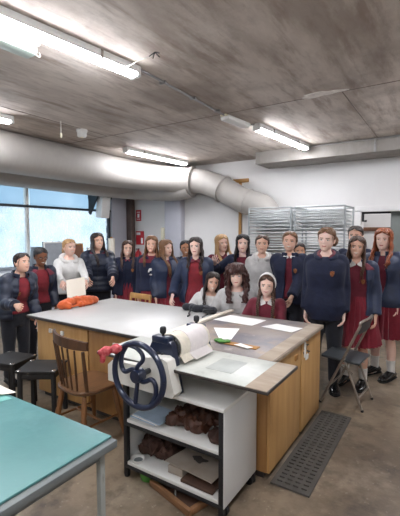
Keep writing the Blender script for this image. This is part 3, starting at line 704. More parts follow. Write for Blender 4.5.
g = G(); lathe(g, [(.001, .008), (.028, .008), (.028, .0095), (.001, .0095)], n=16); build('dried_paint', g, 'grey_metal', t, local=True)
# on the floor under the unit
t = thing('green_tub', (-1.595, 1.845, 0), 'green plastic tub on the floor under the shelf unit', 'tub')
g = G(); lathe(g, [(.001, .004), (.05, .004), (.063, .075), (.067, .075), (.055, 0), (.001, 0)], n=22); build('bowl', g, 'green_plastic', t, local=True)
g = G(); lathe(g, [(.062, .068), (.071, .071), (.071, .079), (.062, .079), (.062, .068)], n=22); build('rim', g, 'green_plastic', t, local=True)
t = thing('wooden_tray', (-1.32, 1.87, 0), 'old wooden frame tray lying on the floor under the shelf unit', 'tray', math.radians(-14))
for (a, b, c, d) in ((-.19, .19, -.14, -.115), (-.19, .19, .115, .14), (-.19, -.165, -.115, .115), (.165, .19, -.115, .115)):
    g = G(); bx(g, a, b, c, d, .0, .04, .003); build('rail', g, 'wood_tray', t, local=True)
g = G(); bx(g, -.17, .17, -.12, .12, .006, .014, .001); build('base', g, 'board_dark', t, local=True)
t = thing('steel_ruler', (-1.29, 1.74, 0), 'thin bright metal bar leaning on the wooden tray', 'bar')
g = G(); tube(g, [(-1.31, 1.745, .008), (-1.33, 1.78, .06)], .005, 6); build('bar', g, 'chrome', t)
g = G(); sphere(g, (-1.31, 1.745, .008), .007, 8); build('tip', g, 'cable_white', t)

# ------------------------------------------------------------------ etching press
BZ = .808
t = thing('etching_press', (-1.42, 2.0, UZ), 'etching press with a navy spoked hand wheel and cream felt roller', 'printing press')
def side(y, name='side_frame'):
    g = G(); poly = [(-1.53, UZ+.001), (-1.535, .80), (-1.52, .90), (-1.50, .945), (-1.38, .955), (-1.355, .93), (-1.325, .80), (-1.30, UZ+.001)]
    prism(g, poly, .045, lambda u, v, w: Vector((u, y-.0225+w, v))); o = build(name, g, 'navy_iron', t)
    g = G(); bx(g, -1.50, -1.375, y-.032, y+.032, .935, .975, .008); build('bearing_cap', g, 'navy_iron', o)
    for x in (-1.455, -1.42):
        g = G(); sphere(g, (x, y-.026, .87), .011, 6); build('bolt', g, 'dark_metal', o)
    g = G(); tube(g, [(-1.435, y, .965), (-1.435, y, 1.02)], .009, 10); lathe(g, [(.001, .99), (.016, .99), (.02, 1.0), (.02, 1.022), (.014, 1.03), (.001, 1.03)], c=(-1.435, y, 0), n=14); build('pressure_screw', g, 'black', t)
side(1.80); side(2.165)
g = G(); prism(g, [(-1.80, .655), (-1.80, .76), (-1.765, .79), (-1.55, .80), (-1.50, .86), (-1.36, .875), (-1.325, .86), (-1.275, .68), (-1.29, .655)], .075, lambda u, v, w: Vector((u, 1.695+w, v)))
build('gear_cover', g, 'press_white', t)
g = G(); tube(g, [(-1.40, 1.83, .90), (-1.40, 2.14, .90)], .072, 28, roundcap=False); rl = build('top_roller', g, 'chrome', t)
g = G(); tube(g, [(-1.40, 1.83, .745), (-1.40, 2.14, .745)], .045, 24); build('lower_roller', g, 'chrome', t)
# felt blankets go over the roller and down to the bed on the right
def blanket(y0, y1, r, x_end, mt, name):
    g = G(); prof = []
    for k in range(15):
        a = PI*1.05-(PI*1.05+.55)*k/14; prof.append((-1.40+r*math.cos(a), .90+r*math.sin(a)))
    prof.append((-1.40+r*1.0, .90-r*.66)); prof.append((x_end, BZ+.012+.05*(r-.085)))
    a = [[Vector((x, y, z)) for x, z in prof] for y in (y0, y1)]; n = len(prof); th = .006; vs = []; 
    ring = []
    for i, (x, z) in enumerate(prof):
        p = Vector((prof[max(0, i-1)][0], prof[max(0, i-1)][1])); q = Vector((prof[min(n-1, i+1)][0], prof[min(n-1, i+1)][1])); d_ = (q-p).normalized(); nn = Vector((d_.y, -d_.x))
        ring.append([Vector((x, y0, z)), Vector((x, y1, z)), Vector((x-nn.x*th, y1, z-nn.y*th)), Vector((x-nn.x*th, y0, z-nn.y*th))])
    loft(g, ring); return build(name, g, mt, t)
blanket(1.83, 2.15, .078, -1.30, 'felt', 'felt_blanket'); blanket(1.92, 2.12, .084, -1.275, 'felt_white', 'printing_felt')
g = G(); bx(g, -1.95, -.855, 1.745, 2.18, BZ-.012, BZ, .002); bd = build('bed', g, 'bed', t)
g = G(); bx(g, -.856, -.735, 1.74, 2.185, BZ-.014, BZ+.002, .002); build('end_board', g, 'board_brown', bd)
g = G(); bx(g, -1.95, -.735, 1.738, 1.745, BZ-.018, BZ-.002, .001); bx(g, -.736, -.729, 1.738, 2.187, BZ-.018, BZ, .001); build('edge_strip', g, 'edge_dark', bd)
g = G(); bx(g, -1.17, -1.0, 1.86, 2.07, BZ+.0005, BZ+.0025, .0005); build('zinc_plate', g, 'bed_ink', bd)
g = G()
for y in (1.80, 2.12): bx(g, -1.9, -.80, y, y+.03, BZ-.045, BZ-.0125, .003)
build('bed_rails', g, 'dark_metal', t)
# wheel: rim, S-shaped spokes, hub, shaft, handle
WC = Vector((-1.458, 1.60, .787)); WR = .183
w = thing('hand_wheel', WC, None, None); w.parent = t; w.location = WC-Vector(t.location)
g = G(); pts = [WC+Vector((WR*math.cos(2*PI*k/48), 0, WR*math.sin(2*PI*k/48))) for k in range(49)]
tube(g, pts, .0175, 12, up=(0, 1, 0)); 
bpy.data.objects.remove(w)
w = build('hand_wheel', g, 'navy_iron', t)
for a0 in (math.radians(120), math.radians(-60)):
    g = G(); ctr = []
    s = 1
    for k in range(9):
        u = k/8; r = .03+(WR-.035)*u; a = a0+1.15*math.sin(u*PI)*s*(1-.25*u); ctr.append(WC+Vector((r*math.cos(a), 0, r*math.sin(a))))
    tube(g, spline(ctr, 4), .014, 10, up=(0, 1, 0)); build('spoke', g, 'navy_iron', w)
g = G(); ctr = []
for k in range(9):
    u = k/8; r = .03+(WR-.035)*u; a = math.radians(112)-.75*math.sin(u*PI); ctr.append(WC+Vector((r*math.cos(a), 0, r*math.sin(a))))
tube(g, spline(ctr, 4), .013, 10, up=(0, 1, 0)); build('spoke', g, 'navy_iron', w)
for a0 in (math.radians(262),):
    g = G(); tube(g, [WC+Vector((.02*math.cos(a0), 0, .02*math.sin(a0))), WC+Vector(((WR-.01)*math.cos(a0), 0, (WR-.01)*math.sin(a0)))], .013, 10); build('spoke', g, 'navy_iron', w)
g = G(); tube(g, [WC+Vector((0, -.03, 0)), WC+Vector((0, .03, 0))], .036, 20); build('hub', g, 'navy_iron', w)
g = G(); tube(g, [WC+Vector((0, .02, 0)), WC+Vector((0, .16, 0))], .016, 12); build('shaft', g, 'dark_metal', t)
hp = WC+Vector((WR*math.cos(math.radians(122)), 0, WR*math.sin(math.radians(122))))
g = G(); tube(g, [hp+Vector((0, .02, 0)), hp+Vector((-.03, -.06, -.012))], .012, 10); h = build('handle', g, 'dark_metal', w)
g = G(); 
for k in range(7): sphere(g, hp+Vector((-.02-.012*k, -.035-.012*k, -.008-.003*k)), .023+.007*math.sin(k*1.9), 8)
for k in range(4): sphere(g, hp+Vector((-.085+.01*rnd.random(), -.10, -.03-.012*k)), .02, 8, sc=(.8, .8, 1.2))
rm = remesh(g, .005, 2)
for v in rm.v: v += Vector((1, 1, 1))*.004*mnoise.noise(v*60)
o = build('rag_grip', rm, 'red_rag', h); o['label'] = 'red checked rag wrapped around the wheel handle'

# ------------------------------------------------------------------ floor mat with rows of slots
X0, X1, Y0, Y1 = -.905, -.655, 2.215, 3.39
def cuts(lo, hi, n, w):
    out = [lo]; s = (hi-lo)/n
    for k in range(n): c = lo+s*(k+.5); out += [c-w/2, c+w/2]
    return out+[hi]
xs_ = cuts(X0+.02, X1-.02, 4, .036); ys_ = cuts(Y0+.02, Y1-.02, 26, .016); xs_[0] = X0; xs_[-1] = X1; ys_[0] = Y0; ys_[-1] = Y1
bm = bmesh.new(); vv = [[bm.verts.new((x, y, .014)) for x in xs_] for y in ys_]
for j in range(len(ys_)-1):
    for i in range(len(xs_)-1):
        if i % 2 == 1 and j % 2 == 1: continue
        bm.faces.new((vv[j][i], vv[j][i+1], vv[j+1][i+1], vv[j+1][i]))
r = bmesh.ops.extrude_face_region(bm, geom=bm.faces[:]); 
for e in r['geom']:
    if isinstance(e, bmesh.types.BMVert): e.co.z = .002
bm.verts.index_update(); g = G(); g.add([v.co.copy() for v in bm.verts], [[v.index for v in f.verts] for f in bm.faces]); bm.free()
t = thing('floor_mat', ((X0+X1)/2, (Y0+Y1)/2, 0), 'long grey rubber floor mat with rows of slots beside the cabinets', 'mat')
build('mat_grid', g, 'rubber', t, 30)
g = G(); bx(g, X0+.004, X1-.004, Y0+.004, Y1-.004, .0005, .003, 0); build('mat_base', g, 'rubber_dark', t)  # dark sheet under the grid, stands in for shade inside the slots

# ------------------------------------------------------------------ teal covered table, front left
GZ = .75; gx1, gy1 = -1.12, 1.10; gx0, gy0 = -2.5, .1
t = thing('work_table', ((gx0+gx1)/2, (gy0+gy1)/2, 0), 'grey steel table with a teal covering in the lower left corner', 'table')
g = G(); bx(g, gx0, gx1, gy0, gy1, GZ-.035, GZ-.004, .004); build('frame_top', g, 'grey_metal', t)
g = G(); bx(g, gx0-.0, gx1-.030, gy0, gy1-.004, GZ-.003, GZ+.006, .002); build('teal_covering', g, 'green_mat', t)
for x in (gx0+.08, gx1-.047):
    for y in (gy0+.06, gy1-.05):
        g = G(); bx(g, x-.0125, x+.0125, y-.0125, y+.0125, .01, GZ-.036, .002); l = build('leg', g, 'leg_paint', t)
        g = G(); bx(g, x-.0145, x+.0145, y-.0145, y+.0145, 0, .015, .002); build('foot_cap', g, 'black', l)
g = G(); bx(g, gx0+.06, gx1-.05, gy0+.05, gy0+.08, GZ-.075, GZ-.036, .002); bx(g, gx0+.06, gx1-.05, gy1-.065, gy1-.035, GZ-.075, GZ-.036, .002); bx(g, gx1-.07, gx1-.04, gy0+.05, gy1-.04, GZ-.075, GZ-.036, .002); build('apron', g, 'grey_metal', t)
o = sheet([(-2.45, .80), (-1.86, .98), (-1.83, 1.075), (-2.45, 1.075)], GZ+.007, 'pale teal underlay sheet at the far edge of the teal table', 'green_under', 'underlay_sheet', .002, 'sheet')
o = sheet([(-2.35, .88), (-1.93, 1.01), (-1.87, 1.12), (-2.35, 1.13)], GZ+.014, 'crumpled cream paper at the far left corner of the teal table', 'paper_cream', 'crumpled_paper', .035)

# ------------------------------------------------------------------ chairs and stools
# spindle-back chair: local frame, faces +y local (towards the bench)
t = thing('spindle_chair', (-2.33, 1.985, 0), 'brown wooden spindle-back chair in front of the work bench', 'chair', math.radians(-6))
SW = .21; SZ = .44
g = G(); ring = []
for z, s in ((SZ-.034, .93), (SZ-.024, .99), (SZ-.006, 1.0), (SZ, .97)):
    rr_ = []
    for k in range(36):
        a = 2*PI*k/36; cx, cy = math.cos(a), math.sin(a); e = 2/3.2
        rr_.append(Vector((SW*s*math.copysign(abs(cx)**e, cx)*(1-.06*cy*-1), .2*s*math.copysign(abs(cy)**e, cy), z)))
    ring.append(rr_)
loft(g, ring); build('seat', g, 'windsor_seat', t, local=True)
for sx in (-1, 1):
    for sy in (-1, 1):
        top = Vector((sx*.14, sy*.13, SZ-.03)); bot = Vector((sx*.195, sy*.19, 0)); g = G()
        tube(g, [bot.lerp(top, u) for u in (0, .15, .4, .55, .6, .65, .8, 1)], [.012, .015, .021, .023, .018, .022, .02, .014], 12); build('leg', g, 'windsor_leg', t, local=True)
g = G()
for sx in (-1, 1): tube(g, [(sx*.17, -.165, .17), (sx*.17, .165, .17)], .009, 8)
tube(g, [(-.17, 0, .17), (.17, 0, .17)], .009, 8); build('stretcher', g, 'windsor_leg', t, local=True)
def crest(u, z=.80): return Vector((.2*u, -.22+.06*u*u, z+.006*(1-u*u)-.012*u+.012*max(0, -u-.5)))
for k in range(7):
    u = -1+2*k/6
    if k in (0, 6): b = Vector((.165*u, -.145+.02, SZ-.005)); r = [.013, .015, .013]
    else: b = Vector((.15*u, -.175+.03*u*u, SZ-.005)); r = [.007, .009, .007]
    tpt = crest(u*.93, .755); g = G(); tube(g, [b, b.lerp(tpt, .45), tpt], r, 8); build('spindle', g, 'windsor', t, local=True)
g = G(); ring = []
for k in range(15):
    u = -1.08+2.16*k/14; c = crest(u); hh = .036*(1-.35*max(0, abs(u)-.6)); ring.append([c+Vector((0, -.011, hh)), c+Vector((0, .011, hh)), c+Vector((0, .011, -hh)), c+Vector((0, -.011, -hh))])
loft(g, ring); build('crest_rail', g, 'windsor', t, local=True)
# a plain wooden chair behind the bench: only its top rail shows
t = thing('wooden_chair', (-3.28, 3.60, 0), 'wooden chair whose top rail shows above the far edge of the white bench', 'chair', math.radians(176))
g = G(); bx(g, -.2, .2, -.02, .2, .41, .43, .008); build('seat', g, 'ply', t, local=True)
for sx in (-1, 1):
    g = G(); tube(g, [(sx*.18, .17, 0), (sx*.18, .17, .41)], .016, 8); build('leg', g, 'ply', t, local=True)
    g = G(); tube(g, [(sx*.18, -.03, 0), (sx*.18, -.01, .42), (sx*.17, -.06, .81)], .016, 8); build('leg', g, 'ply', t, local=True)
g = G(); bx(g, -.185, .185, -.07, -.05, .75, .82, .008); build('top_rail', g, 'ply', t, local=True)
for x in (-.09, 0, .09):
    g = G(); tube(g, [(x, -.01, .42), (x, -.06, .77)], .008, 6); build('spindle', g, 'ply', t, local=True)
# black stools
def stool(x, y, rz, label):
    t = thing('black_stool', (x, y, 0), label, 'stool', rz, 'low black stools')
    g = G(); bx(g, -.17, .17, -.155, .155, .425, .447, .012); build('seat', g, 'stool_black', t, local=True)
    for sx in (-1, 1):
        for sy in (-1, 1):
            g = G(); tube(g, [(sx*.145, sy*.13, .0), (sx*.14, sy*.125, .424)], .021, 12); l = build('leg', g, 'stool_black', t, local=True)
            g = G(); lathe(g, [(.001, .449), (.016, .449), (.02, .446), (.02, .44), (.001, .44)], c=(sx*.145, sy*.13, 0), n=12); build('bolt_cap', g, 'chrome', l, local=True)
    g = G()
    for sy in (-1, 1): bx(g, -.13, .13, sy*.125-.01, sy*.125+.01, .37, .42, .003)
    for sx in (-1, 1): bx(g, sx*.14-.01, sx*.14+.01, -.115, .115, .37, .42, .003)
    build('apron', g, 'stool_black', t, local=True); return t
stool(-2.93, 2.0, math.radians(33), 'black stool next to the spindle chair, the nearer of the two')
stool(-3.36, 1.97, math.radians(14), 'black stool in front of the leftmost person, by the bench corner')
# folding chair: backrest at the right end, faces -x
t = thing('folding_chair', (-.765, 3.745, 0), 'folding steel chair with a charcoal seat at the right of the bench', 'chair', math.radians(-5))
for sy in (-1, 1):
    g = G(); tube(g, spline([(-.19, sy*.19, .012), (-.01, sy*.19, .41), (.13, sy*.19, .73), (.15, sy*.18, .78)], 5), .0115, 10); build('leg', g, 'chair_frame', t, local=True)
    g = G(); tube(g, [(.18, sy*.165, .012), (.05, sy*.165, .36), (.01, sy*.165, .45)], .0105, 10); build('leg', g, 'chair_frame', t, local=True)
    for x, y in ((-.19, sy*.19), (.18, sy*.165)):
        g = G(); sphere(g, (x, y, .014), .014, 8); build('foot_cap', g, 'black', t, local=True)
    g = G(); tube(g, [(-.03, sy*.19, .40), (.10, sy*.18, .34)], .006, 6); build('hinge_bar', g, 'chair_frame', t, local=True)
g = G(); bx(g, -.20, .15, -.175, .175, .425, .452, .012, rot=Matrix.Rotation(math.radians(3), 3, 'Y')); build('seat', g, 'chair_seat', t, local=True)
g = G(); ring = []
for k in range(11):
    u = -1+2*k/10; x = .152+.012*(1-u*u); ring.append([Vector((x-.008, u*.175, .795)), Vector((x+.006, u*.175, .795)), Vector((x-.012, u*.175, .70)), Vector((x-.026, u*.175, .70))])
loft(g, ring); build('backrest', g, 'chair_seat', t, local=True)
g = G(); tube(g, spline([(.15, -.19, .78), (.155, -.185, .81), (.166, 0, .812), (.155, .185, .81), (.15, .19, .78)], 5), .0115, 10); build('top_rail', g, 'chair_frame', t, local=True)
g = G(); tube(g, [(.145, -.165, .12), (.145, .165, .12)], .008, 8); build('stretcher', g, 'chair_frame', t, local=True)
g = G(); tube(g, [(-.115, -.19, .18), (-.115, .19, .18)], .008, 8); build('stretcher', g, 'chair_frame', t, local=True)
# ------------------------------------------------------------------ people
def sstep(a, b, x):
    t = max(0, min(1, (x-a)/(b-a))); return t*t*(3-2*t)
def lerp(a, b, t): return a+(b-a)*t
def interp(tab, z):
    if z <= tab[0][0]: return tab[0][1:]
    for p, q in zip(tab, tab[1:]):
        if z <= q[0]:
            t = (z-p[0])/(q[0]-p[0]); return tuple(lerp(a, b, t) for a, b in zip(p[1:], q[1:]))
    return tab[-1][1:]
# torso table: z, half width, half depth, y offset  (standing height 1.62)
TORSO = [(.74, .10, .085, .005), (.80, .158, .108, .012), (.88, .170, .118, .014), (.97, .142, .096, .002), (1.04, .126, .088, 0), (1.12, .134, .098, -.010),
         (1.19, .145, .108, -.014), (1.26, .152, .098, -.002), (1.305, .150, .082, .006), (1.335, .118, .068, .010), (1.36, .068, .054, .014), (1.40, .046, .048, .008), (1.46, .044, .048, 0)]
def oval(w, d, yo, z, n, e=2.4, a0=0., a1=2*PI):
    out = []
    for k in range(n):
        a = a0+(a1-a0)*(k/n if abs(a1-a0-2*PI) < 1e-6 else k/(n-1)); s, c = math.sin(a), math.cos(a)
        out.append(Vector((w*math.copysign(abs(s)**(2/e), s), yo-d*math.copysign(abs(c)**(2/e), c), z)))
    return out
# head table: z, half width, front depth, back depth
HEAD = [(-.113, .012, .062, -.02), (-.108, .024, .074, .00), (-.098, .038, .082, .025), (-.080, .051, .087, .046), (-.055, .061, .090, .066), (-.030, .068, .091, .082), (0, .071, .091, .093),
        (.030, .074, .092, .098), (.058, .072, .088, .097), (.082, .062, .074, .085), (.098, .046, .055, .064), (.108, .028, .034, .040), (.113, .008, .01, .012)]
def head_mesh(smile=.5):
    g = G(); n = 56; m = 46; rings = []
    for i in range(m+1):
        z = -.113+.226*(.5-.5*math.cos(PI*i/m))*.55+.226*(i/m)*.45
        w, f, b = interp(HEAD, z); ring = []
        for k in range(n):
            # denser samples at the front
            u = k/n*2-1; a = PI*(u-.42*math.sin(PI*u)/PI*1.0)
            s, c = math.sin(a), math.cos(a); x = w*math.copysign(abs(s)**.92, s); y = (-f*abs(c)**.85 if c > 0 else b*abs(c)**.9)
            if c > 0:
                fr = c
                nz = math.exp(-(x/.0105)**2)*(sstep(.022, -.020, z) if z > -.020 else sstep(-.036, -.024, z)); y -= .0155*nz
                y -= .004*math.exp(-((abs(x)-.011)/.007)**2-((z+.026)/.008)**2)
                y += .0075*math.exp(-((abs(x)-.031)/.015)**2-((z-.003)/.010)**2)
                y -= .0022*math.exp(-((abs(x)-.028)/.02)**2-((z-.021)/.007)**2)
                y -= .005*math.exp(-((abs(x)-.040)/.016)**2-((z+.022)/.016)**2)
                mw = .021+.006*smile
                lipz = -.055+.006*smile*(x/.025)**2
                if abs(x) < mw*1.2:
                    y -= .0055*math.exp(-((z-(lipz+.005))/.0045)**2)*(1-(x/(mw*1.25))**2); y -= .006*math.exp(-((z-(lipz-.006))/.005)**2)*(1-(x/(mw*1.25))**2)
                y -= .005*math.exp(-(x/.016)**2-((z+.093)/.012)**2)
            ring.append(Vector((x, y, z)))
        rings.append(ring)
    loft(g, rings)
    # lips and brows by place on the face
    for fi, f in enumerate(g.f):
        if len(f) > 4: continue
        c = sum((g.v[i] for i in f), Vector())/len(f)
        if c.y > -.05: continue
        lipz = -.055+.006*smile*(c.x/.025)**2
        mw = .021+.006*smile
        if abs(c.x) < mw and abs(c.z-lipz) < .0070*(1-(c.x/(mw*1.1))**2): g.m[fi] = 1
        if smile > .6 and abs(c.x) < mw*.8 and abs(c.z-lipz) < .0042: g.m[fi] = 5
        bz = .021+.003*math.sin((abs(c.x)-.014)/.034*PI)
        if .013 < abs(c.x) < .048 and abs(c.z-bz) < .0028: g.m[fi] = 2
    for sx in (-1, 1):   # eyes, lids, ears
        ec = Vector((sx*.031, -.0765, .0035)); sphere(g, ec, .0115, 10, 3, (1.25, .75, .72))
        sphere(g, ec+Vector((0, -.0065, 0)), .0052, 8, 4, (1, .6, 1))
        lid = []
        for k in range(9):
            a = PI*k/8; lid.append(ec+Vector((.0155*math.cos(a), -.0068-.002*math.sin(a), .0078*math.sin(a)-.001)))
        tube(g, lid, [.0012]+[.0021]*7+[.0012], 6, 2)
        ear = G(); sphere(ear, (0, 0, 0), .03, 10, 0, (.28, .55, 1)); sphere(ear, (sx*.003, .004, .008), .018, 8, 0, (.5, .9, 1.1))
        g.merge(ear, Matrix.Translation((sx*.073, .012, -.008)) @ Matrix.Rotation(sx*-.35, 4, 'Z'), 0)
    return g
def hand_mesh(curl=.35, vox=.0028):
    """wrist at the origin, fingers along +y, palm facing -z, thumb towards +x"""
    g = G()
    rings = []
    for y, w, t, xo in ((-.02, .024, .018, 0), (.0, .025, .017, 0), (.02, .031, .016, .001), (.05, .038, .014, .001), (.078, .039, .012, 0), (.09, .034, .009, 0)):
        rings.append([Vector((xo+w*math.copysign(abs(math.cos(a))**.8, math.cos(a)), y, t*math.sin(a))) for a in [2*PI*k/16 for k in range(16)]])
    loft(g, rings)
    for x, L, r, sp in ((.029, .064, .0083, .10), (.0105, .073, .0086, .03), (-.0095, .068, .0083, -.04), (-.0285, .052, .0074, -.13)):
        p = Vector((x, .070, 0)); pts = [p.copy()]; ang = 0
        for fr, cu in ((.30, .15), (.40, .9), (.32, 1.1), (.26, .8)):
            ang += curl*cu; p = p+Vector((math.sin(sp)*L*fr*math.cos(ang), math.cos(ang)*L*fr*math.cos(sp), -math.sin(ang)*L*fr)); pts.append(p.copy())
        tube(g, pts, [r*1.05, r, r*.97, r*.9, r*.72], 10, roundcap=True)
    tube(g, [(.018, .012, -.004), (.040, .034, -.010), (.052, .058, -.016-.01*curl), (.052-.014*curl, .080, -.022-.012*curl)], [.0125, .0115, .0095, .0075], 10, roundcap=True)
    return remesh(g, vox, 2, .4)
HANDS = {'relaxed': hand_mesh(.42), 'flat': hand_mesh(.14), 'fist': hand_mesh(1.25)}
HEADS = {}

def limb(path, rad, n=16):
    g = G(); P = spline(path, 5); m = len(P)-1; R = []
    for i in range(len(P)):
        t = i/m*(len(rad)-1); a = int(min(t, len(rad)-2)); u = t-a; u = u*u*(3-2*u); R.append(rad[a]+(rad[a+1]-rad[a])*u)
    tube(g, P, R, n, roundcap=True); return g

class Person:
    def __init__(s, label, head_xy, ztop, face=0., lean=0., tilt=0., twist=0., kneel=False, build_=.97, scale=None, head=(0, 0, 0), skin='fair', hair='brown', group=None, smile=.5):
        """head_xy: where the head is over the floor; face: turn away from the viewer's eye; head=(yaw, pitch, roll)"""
        s.lean, s.tilt, s.twist = lean, tilt, twist; s.kneel = kneel; s.w = build_; s.skin, s.hair, s.smile = skin, hair, smile
        s.drop = .375 if kneel else 0.; s.headrot = head; s.s = 1.
        s.theta = math.atan2(-head_xy[0], head_xy[1])+face
        hl = s.bend(Vector((0, -.005, 1.512))); top = hl.z+.122
        s.s = scale or ztop/top
        if scale: s.drop += 0
        R = Matrix.Rotation(s.theta, 3, 'Z'); off = R @ Vector((hl.x*s.s, hl.y*s.s, 0))
        s.root = bpy.data.objects.new('person', None); s.label = label; s.group = group
        s.loc = Vector((head_xy[0]-off.x, head_xy[1]-off.y, 0)); s.headc = hl
        s.parts = []; s.arms = {}
        s.inv = (Matrix.Translation(s.loc) @ Matrix.Rotation(s.theta, 4, 'Z')).inverted()
    def bend(s, p):
        t = sstep(.84, 1.12, p.z); piv = Vector((0, .01, .93)); q = p-piv
        q = Matrix.Rotation(s.twist*t, 3, 'Z') @ q; q = Matrix.Rotation(s.lean*t, 3, 'X') @ q; q = Matrix.Rotation(s.tilt*t, 3, 'Y') @ q
        q += piv; q.z -= s.drop; return q
    def L(s, w):   # world -> person, unscaled
        return (s.inv @ Vector(w))/s.s
    def arm(s, side, wrist, hint=None, hand='relaxed', normal=None, point=None):
        """side +1 = the person's left (local +x). wrist in local unscaled coordinates"""
        sh = s.bend(Vector((side*.155*s.w, .006, 1.297))); w = Vector(wrist); a, b = .275, .238; d = w-sh; L = d.length
        if L > (a+b)*.985: d *= (a+b)*.985/L; w = sh+d; L = d.length
        h = Vector(hint or (side*.6, .6, -.4)); x = (a*a-b*b+L*L)/(2*L); r = math.sqrt(max(1e-6, a*a-x*x)); u = d.normalized(); h = (h-u*h.dot(u)).normalized()
        el = sh+u*x+h*r; s.arms[side] = (sh, el, w, hand, Vector(normal) if normal else None, Vector(point) if point else None)
    def hang(s, side, out=.035, fwd=.02, hand='relaxed', bendf=.06):
        sh = s.bend(Vector((side*.155*s.w, .006, 1.297))); s.arm(side, (sh.x+side*out, sh.y-fwd-bendf, sh.z-.492), (side*.15, 1, 0), hand, (side, .25, 0))
    def armW(s, side, world, hint=None, hand='relaxed', normal=None, point=None): s.arm(side, s.L(world), hint, hand, normal, point)
    def legs(s):
        out = []
        for sx in (-1, 1):
            hip = Vector((sx*.085, .01, .82-s.drop))
            if s.kneel: out.append((hip, Vector((sx*.11, -.07, .065)), Vector((sx*.10, .30, .06)), True))
            else: out.append((hip, Vector((sx*.095, -.005, .44)), Vector((sx*.10, .02, .075)), False))
        return out
    def part(s, name, g, mats, angle=50):
        for v in g.v: v *= s.s
        s.parts.append((name, to_mesh(name, g, mats, angle))); return len(s.parts)-1
    def torso(s, g, z0, z1, off, n=40, gap=0., steps=30, quilt=0., thick=.02, flare=0., wfac=1.):
        tab = TORSO; rings = []
        if gap == 0:
            for i in range(steps+1):
                z = lerp(z0, z1, i/steps); w, d, yo = interp(tab, z); o = off(z) if callable(off) else off
                if quilt: o += quilt*(abs(math.sin(PI*(z-z0)/.075))-.5)
                rings.append([s.bend(p) for p in oval(w*s.w+o, d+o, yo, z, n)])
            loft(g, rings)
        else:
            for i in range(steps+1):
                z = lerp(z0, z1, i/steps); w, d, yo = interp(tab, z); o = off(z) if callable(off) else off
                if quilt: o += quilt*(abs(math.sin(PI*(z-z0)/.075))-.5)
                ga = gap(z) if callable(gap) else gap
                outer = oval(w*s.w+o, d+o, yo, z, n, 2.4, ga, 2*PI-ga); inner = oval(w*s.w+o-thick, d+o-thick, yo, z, n, 2.4, ga, 2*PI-ga)
                rings.append([s.bend(p) for p in outer+inner[::-1]])
            loft(g, rings)
    def sleeves(s, g, r, upto=1.0, puff=0., n=16):
        for side, (sh, el, w, *_r) in s.arms.items():
            e = el.lerp(w, upto); P = spline([sh+Vector((-side*.035, 0, .0)), sh, sh.lerp(el, .5), el, el.lerp(e, .5), e], 8); m = len(P)-1; R = []
            for i in range(len(P)):
                t = i/m; R.append(lerp(r[0], r[1], min(1, t*1.15))+puff*(abs(math.sin(t*PI*6.5))-.5))
            tube(g, P, R, n)
    def finish(s):
        # ---- body: trunk, arms and legs grown into one skin, then head and hands
        g = G(); s.torso(g, .74, 1.46, 0., 28, steps=26)
        for side, (sh, el, w, *_r) in s.arms.items():
            g.merge(limb([sh+Vector((-side*.04, 0, -.01)), sh, sh.lerp(el, .5), el, el.lerp(w, .45), w], [.05, .049, .043, .037, .036, .025]))
        for hip, kn, an, kneel in s.legs():
            g.merge(limb([hip+Vector((0, 0, .04)), hip.lerp(kn, .5), kn, kn.lerp(an, .35)+Vector((0, .0 if kneel else .012, .012 if kneel else 0)), an], [.088, .073, .052, .05, .033]))
            d = Vector((0, 1, 0)) if kneel else Vector((0, -1, 0)); 
            if kneel: g.merge(limb([an, an+Vector((0, .07, -.015)), an+Vector((0, .12, -.03))], [.03, .03, .02]))
            else: g.merge(limb([an+Vector((0, .03, -.04)), an+Vector((0, -.05, -.045)), an+Vector((0, -.14, -.055))], [.03, .034, .02]))
        sk = remesh(g, .012, 3)
        body = G().merge(sk)
        key = s.smile
        if key not in HEADS: HEADS[key] = head_mesh(key)
        yaw, pitch, roll = s.headrot; up = s.bend(Vector((0, -.005, 1.52)))-s.bend(Vector((0, .0, 1.44))); 
        HM = Matrix.Translation(s.headc) @ Matrix.Rotation(s.twist*.6+yaw, 4, 'Z') @ Matrix.Rotation(roll+s.tilt*.5, 4, 'Y') @ Matrix.Rotation(pitch+s.lean*.35, 4, 'X')
        s.HM = HM
        body.merge(HEADS[key], HM)
        nb = s.bend(Vector((0, .008, 1.39))); nt_ = HM @ Vector((0, .012, -.06)); body.merge(limb([nb, nb.lerp(nt_, .5), nt_], [.046, .043, .047]))
        for side, (sh, el, w, hand, nrm, pt) in s.arms.items():
            y = (pt if pt is not None else (w-el)).normalized(); z = nrm if nrm is not None else Vector((side*.8, -.3, .3)); z = (z-y*z.dot(y)).normalized(); x = y.cross(z)
            Mh = Matrix((x, y, z)).transposed().to_4x4(); Mh.translation = w
            h = HANDS[hand]; flip = Matrix.Diagonal((side, 1, 1, 1)) if True else Matrix()
            # thumb to the inner/front side: for the left hand (side +1) the thumb sits at -x seen from the back
            hm = Mh @ Matrix.Diagonal((-side, 1, 1, 1)); hg = G(); hg.add([hm @ v for v in h.v], [tuple(reversed(f)) for f in h.f] if side > 0 else h.f, 0); body.merge(hg)
        s.part('person', body, ['skin_'+s.skin, 'lip_'+s.skin, 'hair_'+s.hair if s.hair not in ('blonde',) else 'hair_light', 'eye_white', 'iris', 'teeth'], 60)
        body_mesh = s.parts.pop()[1]
        ob = bpy.data.objects.new('person', body_mesh); COL.objects.link(ob); ob.location = s.loc; ob.rotation_euler = (0, 0, s.theta)
        tag(ob, s.label, 'person', s.group)
        bpy.data.objects.remove(s.root); s.root = ob
        for name, me in s.parts:
            o = bpy.data.objects.new(name, me); COL.objects.link(o); o.parent = ob
            if name in s.plabels: o['label'] = s.plabels[name]
        return ob
    plabels = {}
